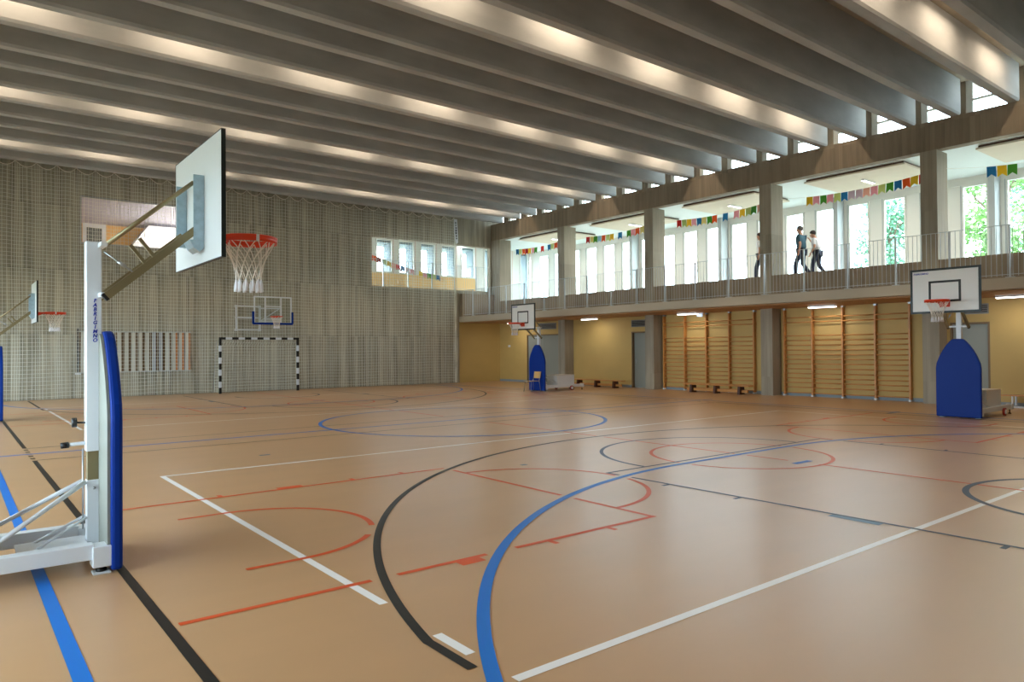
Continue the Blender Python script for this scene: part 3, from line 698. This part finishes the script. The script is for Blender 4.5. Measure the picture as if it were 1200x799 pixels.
    va = [(rc+q*math.cos(2*PI*i/n), q*math.sin(2*PI*i/n), z) for q, z in ((rr+0.006, rz-0.045), (rr+0.006, rz+0.006), (rr-0.002, rz+0.006), (rr-0.002, rz-0.045)) for i in range(n)]
    rim.add(va, [(a*n+i, a*n+(i+1) % n, ((a+1) % 4)*n+(i+1) % n, ((a+1) % 4)*n+i) for a in range(4) for i in range(n)], smooth=True)
    rim = rim.build('rim', M['rim'], r)
    MB().prism([(0.632, -0.09), (0.79, -0.11), (0.80, 0.11), (0.632, 0.09)], lambda a, b, t: (a, b, t), rz-0.004, rz+0.004).prism([(0.634, rz-0.10), (0.644, rz-0.10), (0.80, rz-0.03), (0.80, rz), (0.634, rz)], lambda a, b, t: (a, t, b), -0.09, -0.082).prism([(0.634, rz-0.10), (0.644, rz-0.10), (0.80, rz-0.03), (0.80, rz), (0.634, rz)], lambda a, b, t: (a, t, b), 0.082, 0.09).box(0.633, 0.641, -0.10, 0.10, rz-0.13, rz+0.01).build('rim_bracket', M['rim'], rim)
    MB().box(rc-0.012, rc+0.012, -rr-0.010, -rr-0.005, rz-0.046, rz+0.008).build('rim_sticker', M['white'], rim)
    cords, loops = net_geo((rc, 0), rr-0.004, rz-0.02, 2.05)
    nt = cords.build('net', M['cord'], rim); loops.build('net_loop', M['tassel'], rim)
    # chassis
    for s in (-1, 1):
        y = s*0.35
        MB().box(-1.95, -0.175, y-0.05, y+0.05, 0.11, 0.215).build('chassis_beam', W_, r, 0.005)
        MB().box(-0.185, -0.06, y-0.075, y+0.075, 0.055, 0.20).build('corner_block', W_, r, 0.006)
        ft = MB().box(-0.18, -0.07, y-0.05, y+0.05, 0.0, 0.014).build('foot_plate', W_, r, 0.003)
        MB().disc((-0.125, y, 0.024), (0, 0, 1), 0.035, 0.02, 14).disc((-0.125, y, 0.045), (0, 0, 1), 0.014, 0.03, 8).build('foot_screw', M['blackp'], ft)
        MB().tube([(-0.18, s*0.05, 0.60), (-0.87, s*0.33, 0.20)], 0.017, 10).build('brace', W_, r)
        MB().tube([(-0.17, s*0.04, 0.34), (-0.48, s*0.10, 0.175)], 0.010, 8).build('small_brace', W_, r)
        wh = MB().disc((-1.36, s*0.44, 0.085), (0, 1, 0), 0.085, 0.045, 22).build('wheel', M['rubber'], r)
        MB().disc((-1.36, s*0.466, 0.085), (0, 1, 0), 0.055, 0.012, 16).build('wheel_hub', M['white'], wh)
        MB().box(-2.02, -1.92, y-0.06, y+0.06, 0.10, 0.225).build('end_block', W_, r)
        MB().tube([(-1.97, y, 0.11), (-1.97, y, 0.02)], 0.012, 8).disc((-1.97, y, 0.01), (0, 0, 1), 0.035, 0.02, 12).build('jack_foot', M['blackp'], r)
    MB().box(-0.178, -0.065, -0.275, 0.275, 0.06, 0.14).build('front_cross_beam', W_, r, 0.004)
    MB().box(-0.60, -0.18, -0.13, 0.13, 0.155, 0.175).build('hinge_plate', W_, r)
    MB().box(-0.46, -0.30, -0.07, 0.07, 0.07, 0.155).build('latch_block', M['blackp'], r)
    MB().box(-1.90, -1.80, -0.30, 0.30, 0.12, 0.20).build('rear_cross_beam', W_, r)
    cw = MB().box(-1.63, -0.76, -0.29, 0.29, 0.10, 0.56).build('counterweight_box', W_, r, 0.008)
    MB().box(-1.635, -0.755, -0.295, 0.295, 0.555, 0.575).build('box_lid', M['offwhite'], cw)
    # lettering down the side of the post, one letter below the other
    text('\n'.join('FABRIGIMNO'), 'post_lettering', M['text'], post, (-0.120, -0.0515, 1.784), (PI/2, 0, 0), 0.037, shear=0.2, bold=0.0012, line=0.88)
    return r
st = make_stand()
st.location = (0.97, 6.1, 0)
tag(st, 'portable basketball hoop with blue crash pad close to the viewer', 'basketball stand', 'portable basketball stands')
for loc, rz, lab in (((0.97, 20.1, 0), 0, 'portable basketball hoop cut off by the left edge, near the end wall'),
                     ((17.03, 6.1, 0), PI, 'portable basketball hoop with large blue pad on the right, before the grey door'),
                     ((17.03, 20.1, 0), PI, 'distant portable basketball hoop with plywood chair at its blue pad')):
    o = dup(st, loc, rz); o['label'] = lab

# ------------------------------------------------------------------ end wall: hoop, goal, slatted panel, net curtain
wh = tag(empty('wall_hoop', (9.85, YF, 0)), 'wall-mounted hoop with clear backboard and blue lower edge above the goal', 'basketball hoop')
fr = MB()
for z in (3.27, 2.83, 2.37): fr.box(-1.30, -0.30, -0.10, -0.05, z-0.03, z+0.03)
for x in (-1.24, -0.36): fr.box(x-0.035, x+0.035, -0.12, -0.05, 2.34, 3.30)
for z in (3.27, 2.37):
    for x in (-1.24, -0.36): fr.box(x-0.05, x+0.05, -0.05, 0, z-0.05, z+0.05)
fr.bar((-0.36, -0.10, 3.2), (0.30, -0.45, 3.2), 0.05, 0.05).bar((-0.36, -0.10, 2.7), (0.30, -0.45, 2.7), 0.05, 0.05).bar((-0.36, -0.10, 2.7), (0.30, -0.45, 3.2), 0.03, 0.03)
fr.build('swing_frame', M['white'], wh)
MB().box(-0.72, 0.72, -0.55, -0.535, 2.60, 3.62).build('backboard', M['clear'], wh)
ef = MB(); w = 0.05
ef.box(-0.74, 0.74, -0.56, -0.525, 3.60, 3.65).box(-0.74, -0.69, -0.56, -0.525, 2.60, 3.60).box(0.69, 0.74, -0.56, -0.525, 2.60, 3.60).box(-0.69, 0.69, -0.56, -0.525, 2.60, 2.65)
ef.box(-0.33, -0.28, -0.562, -0.55, 2.65, 3.60).box(0.28, 0.33, -0.562, -0.55, 2.65, 3.60).box(-0.28, 0.28, -0.562, -0.55, 3.25, 3.29)
ef.box(-0.33, 0.33, -0.525, -0.45, 2.75, 2.82)
ef.build('board_frame', M['white'], wh)
pd = MB().box(-0.78, 0.78, -0.58, -0.515, 2.56, 2.64).box(-0.80, -0.72, -0.58, -0.515, 2.60, 3.06).box(0.72, 0.80, -0.58, -0.515, 2.60, 3.06)
pd.build('lower_edge_pad', M['pad'], wh, 0.01)
rmm = MB().tube([(0.0+0.225*math.cos(2*PI*i/28), -0.93+0.225*math.sin(2*PI*i/28), 2.86) for i in range(28)], 0.016, 6, closed=True).box(-0.10, 0.10, -0.72, -0.56, 2.82, 2.88).build('rim', M['rim'], wh)
cords, loops = net_geo((0, -0.93), 0.22, 2.85, 2.40); cords.build('net', M['cord'], rmm); loops.build('net_loop', M['tassel'], rmm)

go = tag(empty('handball_goal', (9.25, 27.06, 0)), 'black and white striped handball goal before the end wall', 'goal')
BW = [LINE['black'], M['white']]
for s in (-1, 1):
    p = MB()
    for k in range(9): p.box(s*1.46-0.04, s*1.46+0.04, -0.04, 0.04, k*1.98/9, (k+1)*1.98/9, 0 if k % 2 == 0 else 1)
    p.build('goal_post', BW, go)
cbm = MB()
for k in range(13): cbm.box(-1.5+k*3.0/13, -1.5+(k+1)*3.0/13, -0.04, 0.04, 1.98, 2.06, 0 if k % 2 == 0 else 1)
cbm.build('crossbar', BW, go)
for s in (-1, 1): MB().tube([(s*1.46, 0.04, 1.95), (s*1.5, 0.28, 1.9), (s*1.6, 0.42, 0.02)], 0.012, 6).build('rear_stay', M['steel'], go)
gn = MB()
for k in range(31):
    x = -1.45+2.9*k/30; gn.tube([(x, 0.03, 1.95-0.05*math.sin(PI*k/30)), (x*1.03, 0.29, 1.75), (x*1.08, 0.40, 0.02)], 0.004, 3)
for k in range(17):
    z = 0.06+k*0.105; gn.tube([(-1.46, 0.04, z), (-1.57, 0.385, z), (1.57, 0.385, z), (1.46, 0.04, z)], 0.004, 3)
g_ = gn.build('goal_net', M['net'], go); g_['kind'] = 'stuff'

sp = tag(empty('slatted_panel', (3.46, YF, 0.88)), 'wall panel of upright slats, white with three orange ones at the right', 'panel')
MB().box(0, 3.5, -0.03, 0, 0, 1.35).build('backing', mat('panel_back', srgb(134, 112, 84), 0.7), sp)
MB().box(-0.02, 3.52, -0.12, 0, 1.35, 1.39).box(-0.02, 3.52, -0.12, 0, -0.04, 0).build('frame', M['grey'], sp)
ow = mat('orange_slat', srgb(206, 128, 58), 0.5); wv = mat('white_slat', srgb(206, 204, 194), 0.5); bv = mat('grey_slat', srgb(178, 182, 190), 0.4)
for k in range(16):
    m_ = bv if k in (10, 11) else wv
    MB().box(0.05+k*0.218, 0.16+k*0.218, -0.11, -0.03, 0.0, 1.35).build('slat', m_, sp)
    if k >= 13: MB().box(0.165+k*0.218, 0.225+k*0.218, -0.10, -0.03, 0.0, 1.35).build('slat', ow, sp)
ub = tag(empty('wall_rod', (3.42, YF-0.06, 0.80)), 'dark upright rod at the left end of the slatted panel', 'rod')
MB().tube([(0, 0, 0.05), (0, 0, 1.55)], 0.035, 8).build('rod', M['blackp'], ub); MB().box(-0.08, 0.08, -0.05, 0.06, 0.0, 0.06).build('foot', M['white'], ub)

# the big safety net: hung in folds from hooks; every cord is geometry
YN = 27.62
def net_pt(x, z):
    hang = 0.045*math.cos(2*PI*x/0.56)+0.03*math.sin(2*PI*x/1.9+1)
    return (x, YN+hang*(0.35+0.65*z/7.6), z)
def ztop(x):
    u = (x/0.56) % 1.0; return 7.72-0.20*(1-(2*u-1)**2)
nb = MB()
x = -1.2; xs = []
while x < 18.5:
    u = (x/0.56) % 1.0; xs.append(x); x += 0.098*(1.0-0.42*math.cos(2*PI*u))
for x in xs:
    zt = ztop(x); k = 5; nb.tube([net_pt(x+0.012*math.sin(z_*1.3+x*3), z_) for z_ in [0.03+(zt-0.03)*i/k for i in range(k+1)]], 0.0062, 3)
zz = 0.12
while zz < 7.70:
    run = []
    X_ = np.arange(-1.2, 18.52, 0.08)
    for x in X_:
        if zz < ztop(x)-0.01: run.append(net_pt(x, zz+0.012*math.sin(x*2.2+zz)))
        else:
            if len(run) > 1: nb.tube(run, 0.0052, 3)
            run = []
    if len(run) > 1: nb.tube(run, 0.0052, 3)
    zz += 0.125
nt_ = empty('safety_net', (0, 0, 0))
tag(nt_, 'large pale ball-stop net hung in scallops over the end wall', 'net')
g_ = nb.build('net_mesh', M['net'], nt_); g_['kind'] = 'stuff'
MB().tube([net_pt(x, ztop(x)) for x in np.arange(-1.2, 18.52, 0.07)], 0.013, 5).build('head_rope', M['cord'], nt_)
hk = MB().tube([(0, 0, 0), (0, 0.02, 0.09), (0, 0.0, 0.12)], 0.012, 5).mesh('hook', M['steel'])
for k in range(-2, 34): inst('hook', hk, nt_, (0.56*k, YN+0.045, 7.70))
MB().box(-1.3, 18.6, YN+0.03, YN+0.07, 7.80, 7.84).build('hanging_rail', M['steel'], nt_)
rb = MB()
for q in range(6):
    a = q*2*PI/6; rb.tube([(18.50+0.04*math.cos(a)+0.02*math.sin(z*2+q), YN+0.05*math.sin(a), z) for z in np.linspace(0.03, 7.6, 14)], 0.006, 4)
rb.build('gathered_edge', M['net'], nt_)
stp = tag(empty('net_strap', (18.46, YN-0.085, 0)), 'white vertical strap with dark lettering hanging at the right end of the net', 'strap')
MB().prism([(-0.09, 7.6), (0.09, 7.6), (0.10, 6.8), (0.085, 6.52), (0.0, 6.46), (-0.075, 6.56), (-0.10, 7.0)], lambda a, b, t: (a+0.06*(7.6-b)/1.1, t, b), -0.01, 0.01).build('strap', M['white'], stp)
ink = MB(); rr_ = random.Random(3)      # the print on the strap is too small to read in the picture: a row of blurred dark marks
zq = 7.46
while zq > 6.66:
    hgt = rr_.uniform(0.05, 0.11); xm = 0.06*(7.6-zq)/1.1
    ink.box(xm-rr_.uniform(0.02, 0.045), xm+rr_.uniform(0.02, 0.045), -0.0125, -0.0101, zq-hgt, zq); zq -= hgt+rr_.uniform(0.02, 0.05)
ink.build('strap_print', M['ink'], stp)

# ------------------------------------------------------------------ garlands
PC = dict(red=(226, 40, 34), yellow=(252, 210, 40), paleyellow=(240, 226, 140), pink=(240, 166, 182), peach=(242, 186, 168), blue=(24, 124, 190), green=(70, 160, 44),
          palegreen=(196, 220, 132), orange=(246, 100, 32), lilac=(206, 188, 208), lightblue=(150, 200, 220), darkred=(180, 30, 40))
PM = {k: mat(k+'_paper', srgb(*v), 0.8) for k, v in PC.items()}
def garland(label, ax, p0, p1, sag, seq, w=0.2, h=0.29, start=0.0, end=1.0, tilt=0):
    g = tag(empty('pennant_garland', p0), label, 'garland')
    P0, P1 = Vector(p0), Vector(p1); d = P1-P0
    pos = lambda t: d*t+Vector((0, 0, -sag*4*t*(1-t)))
    MB().tube([pos(i/16) for i in range(17)], 0.004, 4).build('string', M['cord'], g)
    n = len(seq)
    for k, c in enumerate(seq):
        if not c: continue
        ta, tb = start+(end-start)*(k+0.04)/n, start+(end-start)*(k+0.96)/n
        a, b = pos(ta), pos(tb); e = (b-a); nrm = Vector((-e.y, e.x, 0)).normalized(); sw_ = nrm*random.uniform(-0.04, 0.04)
        D = Vector((0, 0, -h))+sw_; up_ = -D.normalized()
        o2 = [a, a+D, a+e*0.5+D*0.72, b+D, b]
        m = MB().add(o2+[q+nrm*0.003 for q in o2], [(0, 1, 2), (0, 2, 4), (2, 3, 4), (7, 6, 5), (9, 7, 5), (9, 8, 7), (0, 5, 6, 1), (1, 6, 7, 2), (2, 7, 8, 3), (3, 8, 9, 4), (4, 9, 5, 0)])
        m.build('pennant', PM[c], g)
XP = 21.40
def bay_garland(label, k, ya, yb, sag, seq):
    """strung between the sides of columns k+1 and k; flags from ya down to yb"""
    y1, y0 = COLS[k+1], COLS[k]+0.42
    garland(label, None, (XP, y1, 6.40), (XP, y0, 6.40), sag, seq, start=(y1-ya)/(y1-y0), end=(y1-yb)/(y1-y0))
bay_garland('garland of paper pennants in the bay where people walk', 2, 11.93, 8.36, 0.14, ['yellow', 'pink', 'green', 'pink', 'palegreen', 'blue', 'lilac', 'lilac', 'peach', 'pink', 'palegreen', 'green', 'blue', 'orange', 'yellow', 'red'])
bay_garland('garland of paper pennants in the bay left of the walking people, red flag first', 3, 17.08, 13.25, 0.14, ['red', 'palegreen', 'yellow', 'pink', 'blue', 'paleyellow', 'green', 'orange', None, 'blue', None, 'pink', 'yellow', 'palegreen', 'green', 'peach', 'pink'])
bay_garland('garland of paper pennants above the yellow wall with the bench', 4, 21.92, 18.2, 0.14, ['red', 'paleyellow', 'green', 'lightblue', 'orange', 'palegreen', 'yellow', None, 'blue', None, 'green', 'pink', 'orange', 'paleyellow', 'green', 'pink'])
garland('garland of paper pennants in the farthest gallery bay, blue flag first', None, (XP, 27.22, 6.40), (XP, COLS[5]+0.42, 6.40), 0.13, ['blue', 'palegreen', 'orange', 'darkred', 'yellow', 'pink', 'green', None, 'red', None, 'blue', 'palegreen', 'orange', 'pink', 'green', 'pink'], start=0.12)
bay_garland('garland of paper pennants at the right edge, starting blue, yellow, green', 1, 6.92, 3.4, 0.22, ['blue', 'yellow', 'green', None, 'yellow', 'red', 'pink', 'blue', 'green', 'orange', 'yellow', 'pink', 'blue', 'red', 'green'])
garland('sagging garland of paper pennants behind the railing of the end wall opening', None, (14.5, YF+0.25, 5.72), (18.0, YF+0.25, 5.0), 0.10, ['orange', 'darkred', 'palegreen', 'yellow', 'peach', 'red', 'blue', 'peach', 'pink', None, 'yellow', 'pink', 'green', 'palegreen', 'blue'], w=0.2, h=0.26)

# ------------------------------------------------------------------ people on the gallery
def skinned(name, verts, edges, radii, m, parent, sub=1, root=0):
    me = bpy.data.meshes.new(name); me.from_pydata([tuple(v) for v in verts], edges, []); me.update(); me.materials.append(m)
    o = bpy.data.objects.new(name, me); C.objects.link(o); o.parent = parent
    o.modifiers.new('skin', 'SKIN'); me.skin_vertices or me.attributes
    if not me.skin_vertices: me.skin_vertices.new()
    for i, r in enumerate(radii):
        rr = r if isinstance(r, tuple) else (r, r); me.skin_vertices[0].data[i].radius = rr
        me.skin_vertices[0].data[i].use_root = (i == root)
    o.modifiers['skin'].use_smooth_shade = True
    s = o.modifiers.new('smooth', 'SUBSURF'); s.levels = sub; s.render_levels = sub
    return o
def person(label, loc, rz, sc, J, shirt, trousers, skin, hair, sleeves=0.45, bulk=1.0):
    """J: joints in metres for a 1.75 m figure; +x is forward, +y the figure's left."""
    p = tag(empty('person', loc, rz), label, 'person'); p.scale = (sc, sc, sc)
    V, E, R = [], [], []
    def add(pt, r, par=None):
        V.append(Vector(pt)); R.append(r); i = len(V)-1
        if par is not None: E.append((par, i))
        return i
    pel = add(J['pelvis'], 0.105)
    sp1 = add(J['spine'], 0.105, pel); chs = add(J['chest'], 0.115, sp1)
    nk = add(J['neck'], 0.066, chs); hd0 = add(J['chin'], 0.074, nk); hd1 = add(J['head'], 0.102, hd0); add(J['crown'], 0.085, hd1)
    fw = J['face']
    add(Vector(J['head'])+Vector(fw)*0.105+Vector((0, 0, -0.015)), 0.014, hd1)     # nose
    for s in ('l', 'r'):
        sh = add(J['sh'+s], 0.062, chs); el = add(J['el'+s], 0.043, sh); wr_ = add(J['wr'+s], 0.028, el)
        d = (Vector(J['wr'+s])-Vector(J['el'+s])).normalized(); side = d.cross(Vector(fw)).normalized(); pm_ = add(Vector(J['wr'+s])+d*0.06, (0.036, 0.02), wr_)
        for q, ln in ((-1.5, 0.060), (-0.5, 0.075), (0.5, 0.078), (1.5, 0.068)):
            f1 = add(V[pm_]+d*0.05+side*q*0.017, 0.0085, pm_); add(V[f1]+d*ln*0.6+Vector(fw)*0.02, 0.0075, f1)
        add(V[wr_]+d*0.05+side*-0.05+Vector(fw)*0.02, 0.010, wr_)
        hp = add(J['hp'+s], 0.088, pel); kn_ = add(J['kn'+s], 0.058, hp); an = add(J['an'+s], 0.040, kn_)
    skinned('body', V, E, R, skin, p, 2, pel)
    sv = [Vector(J['pelvis'])+Vector((0, 0, 0.0)), Vector(J['spine']), Vector(J['chest']), Vector(J['chest'])*0.4+Vector(J['neck'])*0.6]
    se = [(0, 1), (1, 2), (2, 3)]; sr = [0.150*bulk, 0.150*bulk, 0.166*bulk, 0.09]
    for s in ('l', 'r'):
        a = len(sv); sv += [Vector(J['sh'+s]), Vector(J['sh'+s]).lerp(Vector(J['el'+s]), 0.85 if sleeves < 1 else 1)]; sr += [0.088, 0.066]; se += [(2, a), (a, a+1)]
        if sleeves >= 1: sv.append(Vector(J['el'+s]).lerp(Vector(J['wr'+s]), 0.55)); sr.append(0.050); se.append((a+1, a+2))
    skinned('shirt', sv, se, sr, shirt, p, 2, 0)
    tv = [Vector(J['pelvis'])]; te = []; tr = [0.135]
    for s in ('l', 'r'):
        a = len(tv); tv += [Vector(J['hp'+s]), Vector(J['kn'+s]), Vector(J['an'+s])+Vector((0, 0, 0.0))]; tr += [0.105, 0.078, 0.066]; te += [(0, a), (a, a+1), (a+1, a+2)]
        fd = Vector(J['ft'+s])-Vector(J['an'+s])
        sk = [Vector(J['an'+s])+Vector((-0.03, 0, -0.045)), Vector(J['an'+s])+fd*0.55+Vector((0, 0, -0.0)), Vector(J['ft'+s])]
        skinned('shoe', sk, [(0, 1), (1, 2)], [0.042, 0.042, 0.034], M['blackp'], p, 1, 0)
    skinned('trousers', tv, te, tr, trousers, p, 2, 0)
    hm = MB(); f3 = Vector(fw); sd = f3.cross(Vector((0, 0, 1))).normalized(); u3 = sd.cross(f3); hc = Vector(J['head'])*0.45+Vector(J['crown'])*0.55
    rows = []
    for i in range(8):                                   # cap of hair: long at the nape, short over the brow
        for q in range(14):
            a = q*2*PI/14; lim = 1.75 - 0.55*math.cos(a); ph = 0.06+lim*i/7
            rows.append(hc + (f3*math.cos(a)*0.114+sd*math.sin(a)*0.098)*math.sin(ph)+u3*0.112*math.cos(ph)-f3*0.012)
    hm.add(rows, [(i*14+q, i*14+(q+1) % 14, (i+1)*14+(q+1) % 14, (i+1)*14+q) for i in range(7) for q in range(14)]+[tuple(range(14))[::-1]], smooth=True)
    hm.build('hair', hair, p)
    for s in (-1, 1):
        e_ = Vector(J['head'])+Vector(fw)*0.088+Vector(fw).cross(Vector((0, 0, 1)))*0.034*s+Vector((0, 0, 0.018))
        MB().tube([e_-Vector(fw)*0.006, e_+Vector(fw)*0.006], 0.009, 8).build('eye', M['blackp'], p)
    return p
WALK = dict(pelvis=(0, 0, 0.93), spine=(0.01, 0, 1.12), chest=(0.03, 0, 1.34), neck=(0.04, 0, 1.50), chin=(0.065, 0, 1.57), head=(0.075, 0, 1.65), crown=(0.07, 0, 1.715), face=(1, 0, 0),
            shl=(0.02, 0.19, 1.41), ell=(-0.10, 0.25, 1.14), wrl=(-0.06, 0.27, 0.90), shr=(0.02, -0.19, 1.41), elr=(0.09, -0.27, 1.15), wrr=(0.27, -0.33, 0.98),
            hpl=(0, 0.09, 0.90), knl=(0.16, 0.09, 0.50), anl=(0.17, 0.09, 0.10), ftl=(0.34, 0.09, 0.05), hpr=(0, -0.09, 0.90), knr=(0.02, -0.09, 0.48), anr=(-0.24, -0.09, 0.14), ftr=(-0.09, -0.09, 0.05))
FACE = dict(WALK, spine=(0.03, 0, 1.12), chest=(0.08, 0, 1.32), neck=(0.12, 0, 1.47), chin=(0.17, 0, 1.52), head=(0.20, 0, 1.60), crown=(0.19, 0, 1.665), face=(0.97, 0, -0.24),
            elr=(0.22, -0.26, 1.16), wrr=(0.33, -0.10, 1.40), shr=(0.06, -0.19, 1.38), shl=(0.06, 0.19, 1.38), ell=(-0.02, 0.26, 1.12), wrl=(0.10, 0.28, 0.90))
skin = mat('skin', srgb(196, 146, 120), 0.55); hair = mat('grey_brown_hair', srgb(92, 84, 80), 0.8); hair2 = mat('dark_hair', srgb(60, 52, 50), 0.8)
navy = mat('dark_blue_trousers', srgb(36, 44, 66), 0.8); teal = mat('blue_green_shirt', srgb(58, 96, 112), 0.8); wsh = mat('white_shirt', srgb(228, 230, 236), 0.8)
person('taller person in blue-green shirt and dark trousers walking along the gallery', (22.3, 12.62, ZG-0.02), PI/2, 0.985, WALK, teal, navy, skin, hair, 0.6, 1.14)
person('person in white shirt with hand raised to the face, walking behind another', (22.75, 12.30, ZG-0.02), PI/2, 0.93, FACE, wsh, navy, skin, hair2, 0.45, 1.08)
person('person in white shirt mostly hidden behind a concrete column', (22.2, 14.05, ZG-0.02), PI/2, 0.96, dict(WALK, wrr=(0.16, -0.33, 0.93)), wsh, navy, skin, hair2, 0.45)

# ------------------------------------------------------------------ outdoors
struct(box('ground', M['ground'], -60, 120, -60, 140, -0.6, -0.2), 'pale ground outside the windows', 'ground')
struct(box('ground_terrace', M['ground'], XG+0.6, 110, -40, 110, 2.6, 3.3), 'raised ground outside the gallery facade', 'ground')
struct(box('ground_terrace_far', M['ground'], -20, XG+0.6, YG+0.6, 110, 2.6, 3.3), 'raised ground outside behind the end wall', 'ground')
def tree(label, x, y, h, r, m):
    t = tag(empty('tree', (x, y, 3.3)), label, 'tree', 'trees outside the gallery')
    tr = MB().tube([(0, 0, 0), (0.05, 0.02, h*0.3), (0.0, 0.05, h*0.6), (0.1, 0, h*0.85)], [0.17, 0.14, 0.10, 0.04], 8)
    for q in range(5):
        a = q*1.3; tr.tube([(0, 0, h*(0.3+0.08*q)), (math.cos(a)*r*0.6, math.sin(a)*r*0.6, h*(0.45+0.09*q))], [0.06, 0.02], 5)
    tr.build('trunk', M['bark'], t)
    lf = MB()
    rnd = random.Random(int(x*100+y*7))
    cl = [(rnd.gauss(0, r*0.42), rnd.gauss(0, r*0.42), h*rnd.uniform(0.15, 0.97)) for _ in range(60)]
    for _ in range(3600):
        c = rnd.choice(cl); p = Vector((c[0]+rnd.gauss(0, 0.34), c[1]+rnd.gauss(0, 0.34), max(0.1, c[2]+rnd.gauss(0, 0.30))))
        a = Vector((rnd.gauss(0, 1), rnd.gauss(0, 1), rnd.gauss(0, 0.6))).normalized(); b = a.cross(Vector((rnd.gauss(0, 1), rnd.gauss(0, 1), rnd.gauss(0, 1)))).normalized()
        s = rnd.uniform(0.09, 0.17); lf.add([p-a*s, p+b*s*0.5, p+a*s, p-b*s*0.5], [(0, 1, 2, 3)])
    lo_ = lf.build('foliage', m, t); lo_['kind'] = 'stuff'
tree('leafy tree outside the glass doors right of the walking people', 38.0, 16.6, 6.5, 2.0, M['leaf2'])
tree('leafy tree outside the right-hand gallery bay, nearest the facade', 33.0, 10.2, 6.8, 2.1, M['leaf'])
tree('bluish green tree outside the right-hand gallery bay, farthest off', 42.0, 11.0, 7.5, 2.1, M['leaf2'])
tree('leafy tree outside at the right edge of the gallery', 33.5, 2.6, 6.5, 2.0, M['leaf2'])
